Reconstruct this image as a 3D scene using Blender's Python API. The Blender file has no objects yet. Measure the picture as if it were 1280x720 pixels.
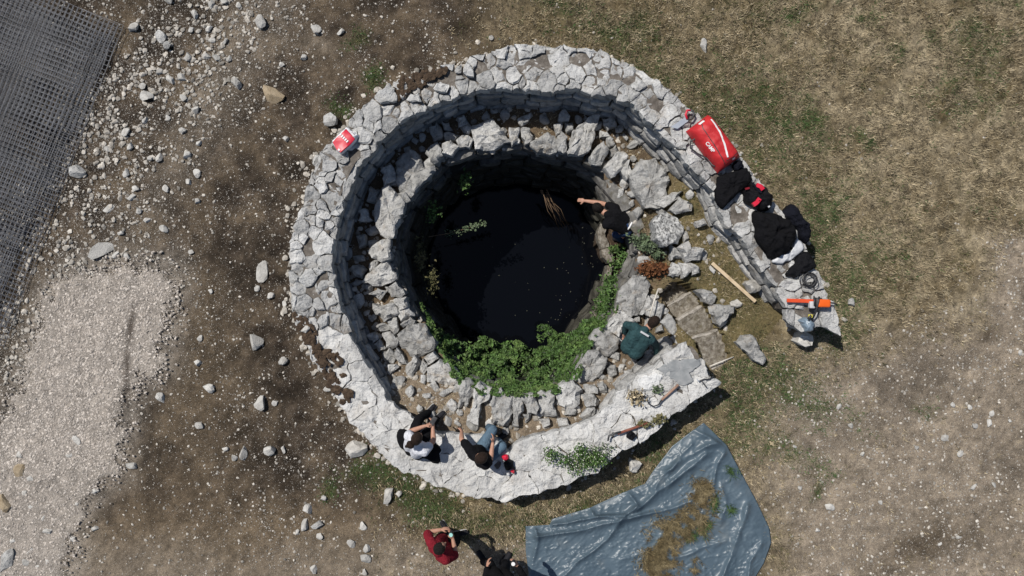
import bpy, bmesh, math, random
import numpy as np
from mathutils import Vector, Matrix

R = math.radians
rng = random.Random(7)
nr = np.random.RandomState(11)
sc = bpy.context.scene
col = sc.collection

# ------------------------------------------------------------------ camera, sky, sun, exposure
CAM_H, FPX = 12.0, 900.0
cam_d = bpy.data.cameras.new('camera')
cam = bpy.data.objects.new('camera', cam_d)
col.objects.link(cam)
cam.location = (0, 0, CAM_H)
cam.rotation_euler = (0, 0, 0)
cam_d.sensor_width = 36.0
cam_d.lens = 36.0 * FPX / 1280.0
cam_d.clip_start, cam_d.clip_end = 0.1, 600.0
sc.camera = cam

SUN_EL, SUN_DIR = R(56), Vector((0.77, -0.64, 0)).normalized()
world = bpy.data.worlds.new('World')
sc.world = world
world.use_nodes = True
wn = world.node_tree
sky = wn.nodes.new('ShaderNodeTexSky')
sky.sky_type = 'NISHITA'
sky.sun_disc = False
sky.sun_elevation = SUN_EL
sky.sun_rotation = math.atan2(-SUN_DIR.x, -SUN_DIR.y)
bg = wn.nodes['Background']
wn.links.new(sky.outputs['Color'], bg.inputs['Color'])
bg.inputs['Strength'].default_value = 0.065
sun_d = bpy.data.lights.new('sun', 'SUN')
sun_d.energy = 4.0
sun_d.angle = R(0.5)
sun_d.color = (1.0, 0.955, 0.885)
sun = bpy.data.objects.new('sun', sun_d)
col.objects.link(sun)
sd = Vector((SUN_DIR.x * math.cos(SUN_EL), SUN_DIR.y * math.cos(SUN_EL), -math.sin(SUN_EL)))
sun.rotation_euler = sd.to_track_quat('-Z', 'Y').to_euler()
sun.location = (-8, 8, 15)
sc.view_settings.view_transform = 'Standard'
sc.view_settings.look = 'None'
sc.view_settings.exposure = 0.15
sc.view_settings.gamma = 1.0
sc.cycles.max_bounces = 6

# ------------------------------------------------------------------ helpers
def P(u, v, z=0.0):
    """world point seen at photograph pixel (u, v) at height z"""
    s = (CAM_H - z) / FPX
    return Vector(((u - 640) * s, (360 - v) * s, z))

def PP(pts, z):
    return np.array([P(u, v, z)[:2] for u, v in pts])

def sstep(t):
    t = np.clip(t, 0, 1)
    return t * t * (3 - 2 * t)

def vnoise(x, y, seed=0):
    x = np.asarray(x, float); y = np.asarray(y, float)
    ix, iy = np.floor(x), np.floor(y)
    fx, fy = x - ix, y - iy
    fx = fx * fx * (3 - 2 * fx); fy = fy * fy * (3 - 2 * fy)
    def h(a, b):
        s = np.sin(a * 127.1 + b * 311.7 + seed * 74.7) * 43758.5453
        return s - np.floor(s)
    return (h(ix, iy) * (1 - fx) + h(ix + 1, iy) * fx) * (1 - fy) + (h(ix, iy + 1) * (1 - fx) + h(ix + 1, iy + 1) * fx) * fy

def fbm(x, y, seed=0, oct=4):
    a, t, s = 0.5, 0, 0
    for k in range(oct):
        t = t + a * vnoise(x * 2 ** k + 3.1 * k, y * 2 ** k - 1.7 * k, seed + k); s += a; a *= 0.55
    return t / s

def inpoly(x, y, poly):
    x = np.asarray(x, float); y = np.asarray(y, float)
    c = np.zeros(x.shape, bool)
    n = len(poly); j = n - 1
    for i in range(n):
        xi, yi = poly[i]; xj, yj = poly[j]
        if yi != yj:
            c ^= ((yi > y) != (yj > y)) & (x < (xj - xi) * (y - yi) / (yj - yi) + xi)
        j = i
    return c

def segdist(x, y, pts, closed=False):
    x = np.asarray(x, float); y = np.asarray(y, float)
    d = np.full(x.shape, 1e9)
    q = list(pts) + ([pts[0]] if closed else [])
    for (ax, ay), (bx, by) in zip(q[:-1], q[1:]):
        dx, dy = bx - ax, by - ay
        t = np.clip(((x - ax) * dx + (y - ay) * dy) / (dx * dx + dy * dy + 1e-12), 0, 1)
        d = np.minimum(d, np.hypot(x - ax - t * dx, y - ay - t * dy))
    return d

def resample(pts, n, closed=False):
    p = np.array(list(pts) + ([pts[0]] if closed else []), float)
    l = np.concatenate([[0], np.cumsum(np.hypot(*np.diff(p[:, :2], axis=0).T))])
    t = np.linspace(0, l[-1], n, endpoint=not closed)
    return np.stack([np.interp(t, l, p[:, k]) for k in range(p.shape[1])], 1)

def chaikin(p, closed=True, it=1):
    p = np.asarray(p, float)
    for _ in range(it):
        q = np.roll(p, -1, 0)
        p = np.stack([p * .75 + q * .25, p * .25 + q * .75], 1).reshape(-1, p.shape[1])
    return p

def link(name, me, mats, parent=None, kind=None, loc=None):
    o = bpy.data.objects.new(name, me)
    col.objects.link(o)
    if not isinstance(mats, (list, tuple)): mats = [mats]
    if mats and mats[0] is not None and not me.materials:
        for m in mats: me.materials.append(m)
    if parent is not None:
        o.parent = parent
        o.location = -parent.location
    if loc is not None: o.location = loc
    if kind: o['kind'] = kind
    return o

def tag(o, label, cat, group=None):
    o['label'] = label; o['category'] = cat
    if group: o['group'] = group
    return o

def empty(name, loc, label, cat, group=None):
    o = bpy.data.objects.new(name, None); col.objects.link(o)
    o.empty_display_size = 0.1
    o.location = loc
    return tag(o, label, cat, group)

def pymesh(verts, faces, smooth=True, sharp=None, name='mesh'):
    me = bpy.data.meshes.new(name)
    me.from_pydata([tuple(map(float, v)) for v in verts], [], [tuple(map(int, f)) for f in faces])
    if smooth: me.polygons.foreach_set('use_smooth', np.ones(len(me.polygons), bool))
    if sharp: me.set_sharp_from_angle(angle=R(sharp))
    me.update()
    return me

def npmesh(V, F, tint=None, smooth=False, name='mesh', colr=None):
    """fast mesh from V (n,3) and F (m,k), all faces of k corners"""
    V = np.ascontiguousarray(V, np.float32); F = np.ascontiguousarray(F, np.int32)
    me = bpy.data.meshes.new(name)
    k = F.shape[1]
    me.vertices.add(len(V)); me.vertices.foreach_set('co', V.ravel())
    me.loops.add(F.size); me.loops.foreach_set('vertex_index', F.ravel())
    me.polygons.add(len(F)); me.polygons.foreach_set('loop_start', np.arange(0, F.size, k, dtype=np.int32))
    me.polygons.foreach_set('use_smooth', np.full(len(F), smooth, bool))
    if tint is not None:
        a = me.attributes.new('tint', 'FLOAT', 'POINT'); a.data.foreach_set('value', np.ascontiguousarray(tint, np.float32))
    if colr is not None:
        a = me.attributes.new('zone', 'FLOAT_COLOR', 'POINT')
        a.data.foreach_set('color', np.ascontiguousarray(np.concatenate([colr, np.ones((len(colr), 1))], 1), np.float32).ravel())
    me.update(calc_edges=True); me.validate()
    return me

# ------------------------------------------------------------------ materials
def mat(name, stops, rough=0.85, scale=8.0, bump=0.0, bscale=40.0, tint=None, tamt=0.0, oamt=0.0, extra=None, spec=0.3, detail=6.0, coat=0.0, bump2=0.0, b2scale=9.0):
    """stops: list of (pos, colour) over a fractal noise; tint: per-point attribute that scales value; oamt: per-object variation"""
    m = bpy.data.materials.new(name); m.use_nodes = True
    t = m.node_tree; N = t.nodes; L = t.links
    b = N['Principled BSDF']
    b.inputs['Roughness'].default_value = rough
    b.inputs['Specular IOR Level'].default_value = spec
    if coat: b.inputs['Coat Weight'].default_value = coat
    geo = N.new('ShaderNodeNewGeometry')
    no = N.new('ShaderNodeTexNoise'); no.inputs['Scale'].default_value = scale; no.inputs['Detail'].default_value = detail; no.inputs['Roughness'].default_value = 0.65
    L.new(geo.outputs['Position'], no.inputs['Vector'])
    cr = N.new('ShaderNodeValToRGB')
    e = cr.color_ramp.elements
    while len(e) > 1: e.remove(e[-1])
    e[0].position = stops[0][0]; e[0].color = (*stops[0][1], 1)
    for p, c in stops[1:]:
        x = e.new(p); x.color = (*c, 1)
    L.new(no.outputs['Fac'], cr.inputs['Fac'])
    out = cr.outputs['Color']
    def mul(c, fac):
        mx = N.new('ShaderNodeMix'); mx.data_type = 'RGBA'; mx.blend_type = 'MULTIPLY'; mx.inputs[0].default_value = 1.0
        L.new(c, mx.inputs[6]); L.new(fac, mx.inputs[7]); return mx.outputs[2]
    def rng_(src, lo, hi):
        mr = N.new('ShaderNodeMapRange'); mr.inputs[3].default_value = lo; mr.inputs[4].default_value = hi
        L.new(src, mr.inputs[0]); return mr.outputs[0]
    if extra:   # list of (scale, threshold lo, hi, colour, amount): patches of another colour
        for sc_, lo, hi, c, amt in extra:
            n2 = N.new('ShaderNodeTexNoise'); n2.inputs['Scale'].default_value = sc_; n2.inputs['Detail'].default_value = 5; n2.inputs['Roughness'].default_value = 0.7
            ad = N.new('ShaderNodeVectorMath'); ad.operation = 'ADD'; ad.inputs[1].default_value = (sc_ * 1.7, 3.1, 7.7)
            L.new(geo.outputs['Position'], ad.inputs[0]); L.new(ad.outputs[0], n2.inputs['Vector'])
            mr = N.new('ShaderNodeMapRange'); mr.inputs[1].default_value = lo; mr.inputs[2].default_value = hi; mr.inputs[4].default_value = amt
            L.new(n2.outputs['Fac'], mr.inputs[0])
            mx = N.new('ShaderNodeMix'); mx.data_type = 'RGBA'
            L.new(mr.outputs[0], mx.inputs[0]); L.new(out, mx.inputs[6]); mx.inputs[7].default_value = (*c, 1)
            out = mx.outputs[2]
    if tint:
        at = N.new('ShaderNodeAttribute'); at.attribute_name = tint
        out = mul(out, rng_(at.outputs['Fac'], 1 - tamt, 1 + tamt))
    if oamt:
        oi = N.new('ShaderNodeObjectInfo')
        out = mul(out, rng_(oi.outputs['Random'], 1 - oamt, 1 + oamt * 0.6))
    L.new(out, b.inputs['Base Color'])
    if bump:
        n3 = N.new('ShaderNodeTexNoise'); n3.inputs['Scale'].default_value = bscale; n3.inputs['Detail'].default_value = 6; n3.inputs['Roughness'].default_value = 0.7
        L.new(geo.outputs['Position'], n3.inputs['Vector'])
        bp = N.new('ShaderNodeBump'); bp.inputs['Strength'].default_value = bump; bp.inputs['Distance'].default_value = 0.03
        L.new(n3.outputs['Fac'], bp.inputs['Height'])
        if bump2:
            n4 = N.new('ShaderNodeTexNoise'); n4.inputs['Scale'].default_value = b2scale; n4.inputs['Detail'].default_value = 5; n4.inputs['Roughness'].default_value = 0.6
            L.new(geo.outputs['Position'], n4.inputs['Vector'])
            b4 = N.new('ShaderNodeBump'); b4.inputs['Strength'].default_value = bump2; b4.inputs['Distance'].default_value = 0.12
            L.new(n4.outputs['Fac'], b4.inputs['Height']); L.new(b4.outputs['Normal'], bp.inputs['Normal'])
        L.new(bp.outputs['Normal'], b.inputs['Normal'])
    return m

def attr_mat(name, rough=0.95, bump=0.5, bscale=60.0, speck=0.0):
    """ground: the zone colour attribute (soil, dust, grass) with fine grain on it"""
    m = bpy.data.materials.new(name); m.use_nodes = True
    t = m.node_tree; N = t.nodes; L = t.links; b = N['Principled BSDF']
    b.inputs['Roughness'].default_value = rough; b.inputs['Specular IOR Level'].default_value = 0.15
    at = N.new('ShaderNodeAttribute'); at.attribute_name = 'zone'
    geo = N.new('ShaderNodeNewGeometry')
    out = at.outputs['Color']
    for s, lo, hi, dt in ((22.0, 0.62, 1.38, 8), (95.0, 0.55, 1.45, 3), (5.0, 0.8, 1.2, 4)):
        no = N.new('ShaderNodeTexNoise'); no.inputs['Scale'].default_value = s; no.inputs['Detail'].default_value = dt; no.inputs['Roughness'].default_value = 0.7
        L.new(geo.outputs['Position'], no.inputs['Vector'])
        mr = N.new('ShaderNodeMapRange'); mr.inputs[1].default_value = 0.3; mr.inputs[2].default_value = 0.7; mr.inputs[3].default_value = lo; mr.inputs[4].default_value = hi
        L.new(no.outputs['Fac'], mr.inputs[0])
        mx = N.new('ShaderNodeMix'); mx.data_type = 'RGBA'; mx.blend_type = 'MULTIPLY'; mx.inputs[0].default_value = 1
        L.new(out, mx.inputs[6]); L.new(mr.outputs[0], mx.inputs[7]); out = mx.outputs[2]
    if speck:
        sa = N.new('ShaderNodeAttribute'); sa.attribute_name = 'tint'
        for s, rad, c in ((26.0, .30, (.40, .375, .34)), (48.0, .36, (.36, .335, .30)), (85.0, .42, (.33, .30, .265))):
            vo = N.new('ShaderNodeTexVoronoi'); vo.inputs['Scale'].default_value = s
            L.new(geo.outputs['Position'], vo.inputs['Vector'])
            sx_ = N.new('ShaderNodeSeparateColor'); L.new(vo.outputs['Color'], sx_.inputs[0])
            lt = N.new('ShaderNodeMath'); lt.operation = 'LESS_THAN'; L.new(sx_.outputs[0], lt.inputs[0]); L.new(sa.outputs['Fac'], lt.inputs[1])
            rr = N.new('ShaderNodeMath'); rr.operation = 'MULTIPLY'; L.new(sx_.outputs[1], rr.inputs[0]); rr.inputs[1].default_value = rad
            l2 = N.new('ShaderNodeMath'); l2.operation = 'LESS_THAN'; L.new(vo.outputs['Distance'], l2.inputs[0]); L.new(rr.outputs[0], l2.inputs[1])
            mm = N.new('ShaderNodeMath'); mm.operation = 'MULTIPLY'; L.new(lt.outputs[0], mm.inputs[0]); L.new(l2.outputs[0], mm.inputs[1])
            mx = N.new('ShaderNodeMix'); mx.data_type = 'RGBA'; L.new(mm.outputs[0], mx.inputs[0]); L.new(out, mx.inputs[6]); mx.inputs[7].default_value = (*c, 1); out = mx.outputs[2]
    L.new(out, b.inputs['Base Color'])
    n3 = N.new('ShaderNodeTexNoise'); n3.inputs['Scale'].default_value = bscale; n3.inputs['Detail'].default_value = 7; n3.inputs['Roughness'].default_value = 0.75
    L.new(geo.outputs['Position'], n3.inputs['Vector'])
    bp = N.new('ShaderNodeBump'); bp.inputs['Strength'].default_value = bump; bp.inputs['Distance'].default_value = 0.03
    L.new(n3.outputs['Fac'], bp.inputs['Height']); L.new(bp.outputs['Normal'], b.inputs['Normal'])
    return m

RUST = (0.22, 0.13, 0.065)
M_cap = mat('cap_limestone', [(0.3, (0.30, 0.298, 0.29)), (0.46, (0.47, 0.468, 0.458)), (0.7, (0.60, 0.598, 0.588))], 0.92, 6, 1.0, 22, oamt=0.3, bump2=.6, b2scale=9,
            extra=[(3.0, 0.56, 0.7, (0.36, 0.31, 0.25), 0.65), (26.0, 0.57, 0.66, (0.2, 0.195, 0.185), 0.7), (9.0, 0.62, 0.7, (0.62, 0.62, 0.61), 0.7)])
M_plaster = mat('white_lime_mortar', [(0.3, (0.42, 0.41, 0.395)), (0.46, (0.565, 0.56, 0.545)), (0.72, (0.65, 0.645, 0.63))], 0.94, 3.5, 0.9, 20, oamt=0.13, bump2=.75, b2scale=6,
            extra=[(2.2, 0.56, 0.72, (0.47, 0.43, 0.375), 0.6), (30.0, 0.62, 0.69, (0.27, 0.26, 0.24), 0.6), (5.0, 0.55, 0.68, (0.34, 0.335, 0.33), 0.6), (1.3, 0.6, 0.66, (0.62, 0.62, 0.61), .7)])
M_capmortar = mat('pale_cap_mortar', [(0.3, (0.07, 0.06, 0.05)), (0.55, (0.17, 0.15, 0.13)), (0.72, (0.34, 0.32, 0.29))], 0.95, 9, 0.8, 40)
M_grey = mat('grey_limestone', [(0.3, (0.235, 0.23, 0.222)), (0.46, (0.42, 0.415, 0.40)), (0.7, (0.58, 0.575, 0.56))], 0.93, 7, 1.0, 24, oamt=0.26, bump2=.6, b2scale=9,
            extra=[(4.0, 0.57, 0.7, (0.34, 0.27, 0.19), 0.6), (24.0, 0.58, 0.66, (0.12, 0.12, 0.12), 0.75), (7.0, 0.6, 0.68, (0.64, 0.635, 0.62), 0.6)])
M_speck = mat('lichen_limestone', [(0.36, (0.06, 0.06, 0.06)), (0.46, (0.24, 0.24, 0.235)), (0.56, (0.50, 0.50, 0.49)), (0.7, (0.62, 0.62, 0.6))], 0.95, 22, 0.8, 30, detail=4)
M_face = mat('face_limestone', [(0.3, (0.20, 0.198, 0.192)), (0.5, (0.38, 0.375, 0.365)), (0.72, (0.52, 0.515, 0.5))], 0.95, 9, 1.0, 24, oamt=0.35, bump2=.6, b2scale=9,
            extra=[(4.0, 0.55, 0.7, (0.20, 0.17, 0.12), 0.5)])
M_shaft_dark = mat('dark_shaft_stone', [(0.3, (0.018, 0.018, 0.014)), (0.5, (0.045, 0.043, 0.034)), (0.72, (0.085, 0.08, 0.065))], 0.7, 8, 0.8, 26, oamt=0.3)  # darker, less rough stone for the lower courses and the lining core
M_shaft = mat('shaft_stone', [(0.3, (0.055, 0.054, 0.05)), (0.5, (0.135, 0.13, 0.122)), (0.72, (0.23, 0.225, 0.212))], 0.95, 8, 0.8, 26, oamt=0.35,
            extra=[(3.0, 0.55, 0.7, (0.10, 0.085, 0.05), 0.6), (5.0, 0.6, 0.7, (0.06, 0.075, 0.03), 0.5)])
M_step = mat('mossy_step', [(0.3, (0.085, 0.07, 0.052)), (0.48, (0.215, 0.19, 0.155)), (0.7, (0.42, 0.395, 0.35))], 0.95, 14, 1.0, 30, oamt=0.2, bump2=.5, b2scale=9,
            extra=[(6.0, 0.55, 0.68, (0.12, 0.10, 0.05), 0.6)])
M_lit_edge = mat('sunlit_step_edge', [(0.3, (0.2, 0.18, 0.15)), (0.5, (0.38, 0.35, 0.31)), (0.72, (0.5, 0.47, 0.43))], 0.93, 10, 0.6, 30)  # pale colour standing in for sun on the risers
M_mortar = mat('earth_mortar', [(0.3, (0.07, 0.055, 0.042)), (0.55, (0.17, 0.14, 0.11)), (0.75, (0.28, 0.25, 0.21))], 0.95, 10, 0.6, 40)
M_rock = mat('ground_limestone', [(0.3, (0.34, 0.325, 0.30)), (0.5, (0.48, 0.465, 0.435)), (0.72, (0.6, 0.585, 0.55))], 0.92, 9, 0.6, 40, oamt=0.22,
            extra=[(6.0, 0.6, 0.72, (0.27, 0.22, 0.16), 0.5)])
M_rocky = mat('ochre_rock', [(0.3, (0.22, 0.165, 0.10)), (0.6, (0.36, 0.29, 0.2))], 0.92, 9, 0.6, 40)
M_pebble = mat('pebble', [(0.3, (0.27, 0.245, 0.21)), (0.7, (0.46, 0.43, 0.385))], 0.92, 14, 0.0, 40, tint='tint', tamt=0.5)
M_gravel = mat('pale_gravel', [(0.3, (0.34, 0.30, 0.262)), (0.7, (0.48, 0.435, 0.39))], 0.92, 9, 0.0, 40, tint='tint', tamt=0.45)
M_ground = attr_mat('ground', bump=1.0, bscale=45, speck=1)
M_floor = attr_mat('terrace_earth', bump=0.8, bscale=45)
M_straw = mat('dry_grass', [(0.3, (0.16, 0.125, 0.078)), (0.5, (0.31, 0.255, 0.165)), (0.72, (0.47, 0.40, 0.28))], 0.9, 6, tint='tint', tamt=0.85)
M_heap = mat('cut_dry_grass', [(0.3, (0.07, 0.05, 0.025)), (0.5, (0.16, 0.125, 0.065)), (0.72, (0.3, 0.245, 0.145))], 0.9, 6, tint='tint', tamt=0.6)
M_olive = mat('fading_grass', [(0.3, (0.055, 0.06, 0.025)), (0.55, (0.13, 0.12, 0.055)), (0.75, (0.24, 0.2, 0.11))], 0.9, 3, tint='tint', tamt=0.5)
M_green = mat('green_grass', [(0.3, (0.03, 0.06, 0.018)), (0.55, (0.06, 0.11, 0.033)), (0.75, (0.105, 0.16, 0.055))], 0.8, 4, tint='tint', tamt=0.5)
M_leaf = mat('nettle_leaf', [(0.3, (0.03, 0.062, 0.014)), (0.48, (0.055, 0.108, 0.026)), (0.7, (0.115, 0.17, 0.05))], 0.6, 3.5, tint='tint', tamt=0.75, spec=0.35)
M_sage = mat('grey_green_leaf', [(0.3, (0.05, 0.075, 0.035)), (0.55, (0.10, 0.135, 0.075)), (0.72, (0.2, 0.24, 0.16))], 0.7, 9, tint='tint', tamt=0.6)
M_flower = mat('white_floret', [(0.3, (0.55, 0.55, 0.48)), (0.7, (0.7, 0.7, 0.62))], 0.8, 9)
M_rust = mat('dead_fern', [(0.3, (0.07, 0.026, 0.012)), (0.55, (0.15, 0.062, 0.026)), (0.75, (0.24, 0.12, 0.05))], 0.9, 8, tint='tint', tamt=0.5)
M_twig = mat('brown_twig', [(0.3, (0.10, 0.065, 0.04)), (0.7, (0.24, 0.16, 0.1))], 0.9, 12, tint=None)
M_wood = mat('pale_wood', [(0.3, (0.42, 0.32, 0.2)), (0.7, (0.62, 0.5, 0.35))], 0.75, 10, 0.15, 60)
M_stick = mat('peeled_stick', [(0.3, (0.5, 0.46, 0.4)), (0.7, (0.68, 0.64, 0.58))], 0.8, 10)
M_handle = mat('red_brown_handle', [(0.3, (0.12, 0.035, 0.022)), (0.7, (0.24, 0.085, 0.055))], 0.6, 14)
M_tanwood = mat('tan_handle', [(0.3, (0.24, 0.14, 0.10)), (0.7, (0.42, 0.28, 0.21))], 0.6, 14)
M_iron = mat('dark_iron', [(0.3, (0.015, 0.015, 0.017)), (0.7, (0.05, 0.05, 0.053))], 0.5, 20, spec=0.5)
M_wire = mat('dull_steel_wire', [(0.3, (0.05, 0.055, 0.068)), (0.7, (0.115, 0.122, 0.145))], 0.6, 6, spec=0.5, oamt=0.2)
M_skin = mat('skin', [(0.3, (0.36, 0.19, 0.13)), (0.7, (0.46, 0.26, 0.185))], 0.55, 18)
M_hair = mat('dark_hair', [(0.3, (0.005, 0.004, 0.004)), (0.7, (0.017, 0.013, 0.011))], 0.6, 45, 0.8, 90, spec=.2)
M_hairb = mat('brown_hair', [(0.3, (0.010, 0.006, 0.0045)), (0.7, (0.034, 0.019, 0.013))], 0.6, 45, 0.8, 90, spec=.2)
def cloth(name, c, s=0.25, rough=0.9):
    return mat(name, [(0.3, tuple(x * (1 - s) for x in c)), (0.7, tuple(x * (1 + s) for x in c))], rough, 7, 0.5, 26, spec=.15, bump2=.35, b2scale=13)
M_white = cloth('white_cotton', (0.66, 0.67, 0.72), 0.06)
M_black = cloth('black_cotton', (0.0055, 0.0055, 0.007))
M_blackb = cloth('black_nylon', (0.006, 0.006, 0.008), 0.3, 0.65)
M_navy = cloth('navy_cloth', (0.007, 0.008, 0.014))
M_denim = cloth('blue_denim', (0.10, 0.155, 0.21), 0.3)
M_denimd = cloth('dark_denim', (0.028, 0.055, 0.13), 0.3)
M_redc = cloth('dark_red_cotton', (0.20, 0.014, 0.024), 0.15)
M_teal = cloth('teal_jacket', (0.028, 0.066, 0.072), 0.3, 0.7)
M_trous = cloth('charcoal_trousers', (0.011, 0.012, 0.016), 0.25)
M_shoe = cloth('black_shoe', (0.02, 0.02, 0.024), 0.2, 0.6)
M_sole = cloth('pale_sole', (0.5, 0.5, 0.49), 0.05, 0.7)
M_redbag = mat('red_bag_fabric', [(0.3, (0.40, 0.013, 0.018)), (0.7, (0.54, 0.026, 0.030))], 0.55, 6, 0.3, 14, spec=0.4)
M_redbright = mat('red_print', [(0.3, (0.50, 0.008, 0.03)), (0.7, (0.62, 0.02, 0.05))], 0.4, 8, spec=0.5)
M_whitep = mat('white_plastic', [(0.3, (0.66, 0.66, 0.68)), (0.7, (0.76, 0.76, 0.78))], 0.35, 8, spec=0.5)
M_refl = mat('white_reflective_tape', [(0.3, (0.7, 0.7, 0.7)), (0.7, (0.78, 0.78, 0.78))], 0.4, 8)
M_orange = mat('orange_plastic', [(0.3, (0.70, 0.10, 0.008)), (0.7, (0.78, 0.13, 0.014))], 0.35, 8, spec=0.5)
M_scab = mat('orange_red_guard', [(0.3, (0.56, 0.06, 0.018)), (0.7, (0.66, 0.09, 0.03))], 0.45, 8)
M_bluegrey = mat('blue_grey_plastic', [(0.3, (0.13, 0.18, 0.23)), (0.7, (0.20, 0.26, 0.32))], 0.28, 9, 0.35, 18, spec=0.6)
M_yellow = mat('yellow_plastic', [(0.3, (0.62, 0.55, 0.08)), (0.7, (0.7, 0.62, 0.12))], 0.4, 8)
M_greypl = mat('grey_plastic', [(0.3, (0.4, 0.41, 0.42)), (0.7, (0.55, 0.55, 0.56))], 0.4, 8)
M_tarp = mat('blue_grey_tarpaulin', [(0.3, (0.062, 0.092, 0.118)), (0.5, (0.078, 0.112, 0.142)), (0.7, (0.1, 0.138, 0.168))], 0.40, 2.0, 0.12, 5, spec=0.45,
             extra=[(1.6, 0.55, 0.72, (0.2, 0.2, 0.18), 0.25)])
M_sheet = mat('pale_plastic_sheet', [(0.3, (0.5, 0.51, 0.53)), (0.7, (0.62, 0.63, 0.65))], 0.3, 6, 0.4, 14, spec=0.5)
M_steel = mat('saw_steel', [(0.3, (0.28, 0.31, 0.36)), (0.7, (0.38, 0.41, 0.46))], 0.35, 8, spec=0.6)
M_can = mat('teal_can', [(0.3, (0.3, 0.6, 0.55)), (0.7, (0.4, 0.7, 0.65))], 0.3, 8, spec=0.6)
M_brightw = mat('bright_white', [(0.3, (0.74, 0.74, 0.74)), (0.7, (0.8, 0.8, 0.8))], 0.4, 8)
M_patch = mat('grey_cap_patch', [(0.3, (0.19, 0.20, 0.205)), (0.5, (0.25, 0.26, 0.265)), (0.7, (0.34, 0.34, 0.34))], 0.85, 6, 0.3, 40)
M_patchw = mat('bright_lime_patch', [(0.3, (0.55, 0.55, 0.545)), (0.5, (0.7, 0.7, 0.69)), (0.7, (0.78, 0.78, 0.77))], 0.9, 9, 0.8, 26, bump2=.6)
M_soil = mat('dark_soil', [(0.3, (0.03, 0.021, 0.014)), (0.55, (0.075, 0.05, 0.032)), (0.75, (0.15, 0.105, 0.07))], 0.95, 14, 0.7, 40)
M_eye = mat('eye', [(0.3, (0.03, 0.02, 0.015)), (0.7, (0.04, 0.03, 0.02))], 0.2, 5)
M_lip = mat('lip', [(0.3, (0.3, 0.1, 0.09)), (0.7, (0.36, 0.13, 0.11))], 0.5, 5)
M_floatleaf = mat('floating_leaf', [(0.35, (0.03, 0.03, 0.022)), (0.6, (0.12, 0.12, 0.09)), (0.72, (0.4, 0.4, 0.36))], 0.7, 30)
M_water = bpy.data.materials.new('dark_water'); M_water.use_nodes = True
_b = M_water.node_tree.nodes['Principled BSDF']
_b.inputs['Base Color'].default_value = (0.0025, 0.003, 0.0045, 1); _b.inputs['Roughness'].default_value = 0.06; _b.inputs['IOR'].default_value = 1.33; _b.inputs['Specular IOR Level'].default_value = 0.3
_nn = M_water.node_tree.nodes.new('ShaderNodeTexNoise'); _nn.inputs['Scale'].default_value = 6
_bb = M_water.node_tree.nodes.new('ShaderNodeBump'); _bb.inputs['Strength'].default_value = 0.03; _bb.inputs['Distance'].default_value = 0.02
M_water.node_tree.links.new(_nn.outputs['Fac'], _bb.inputs['Height']); M_water.node_tree.links.new(_bb.outputs['Normal'], _b.inputs['Normal'])

# ------------------------------------------------------------------ traced lines (photograph pixels) of the ring wall and the well
IN_PX = [(982, 400), (982, 385), (972, 366), (961, 349), (950, 336), (941, 323), (931, 306), (922, 293), (907, 281), (901, 268), (895, 250), (890, 236), (878, 224), (862, 208),
         (842, 182), (824, 165), (807, 150), (797, 137), (784, 127), (766, 121), (747, 120), (725, 113), (711, 111), (682, 115), (659, 112), (635, 111),
         (600, 112), (572, 120), (540, 132), (505, 150), (485, 169), (475, 176), (465, 190), (447, 211), (436, 237), (427, 263), (417, 298), (415, 335),
         (421, 362), (428, 387), (437, 407), (445, 433), (460, 457), (477, 482), (486, 500), (515, 524), (545, 541), (570, 542), (595, 544), (622, 552), (636, 564),
         (647, 552), (670, 543), (695, 540), (735, 527), (757, 512), (780, 485), (800, 470), (820, 456), (840, 438), (862, 427), (872, 430)]
OUT_PX = [(1003, 415), (1024, 410), (1040, 403), (1047, 396), (1045, 386), (1036, 370), (1029, 358), (1030, 348), (1021, 336), (1003, 300), (978, 265), (950, 225), (925, 193), (895, 162), (866, 136), (842, 117),
          (815, 97), (790, 81), (767, 71), (755, 61), (735, 60), (710, 57), (667, 56), (635, 57), (615, 64), (590, 70), (577, 81), (555, 82), (530, 91), (500, 95),
          (480, 109), (462, 127), (437, 150), (415, 173), (400, 190), (388, 215), (380, 245), (368, 275), (364, 300), (361, 325), (362, 355), (365, 385), (385, 437), (400, 462), (415, 490),
          (435, 522), (467, 556), (487, 575), (512, 591), (540, 605), (585, 620), (620, 624), (652, 622), (675, 616), (710, 605), (742, 592), (767, 572),
          (787, 560), (820, 540), (835, 522), (855, 510), (885, 490), (898, 481), (886, 464), (877, 447)]
KERB_PX = [(595, 187), (545, 206), (541, 214), (513, 242), (506, 256), (492, 297), (491, 325), (496, 350), (506, 366), (517, 395), (531, 407), (543, 431), (567, 460),
           (581, 474), (600, 480), (627, 486), (656, 490), (686, 490), (702, 478), (717, 469), (735, 437), (750, 412), (766, 400), (775, 382), (778, 362),
           (792, 345), (800, 320), (800, 295), (785, 265), (766, 243), (755, 212), (736, 203), (710, 191), (682, 191), (656, 181), (625, 186)]

def wall_z_px(u):
    return 0.60 + 0.13 * float(sstep((u - 600) / 250.0))

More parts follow.
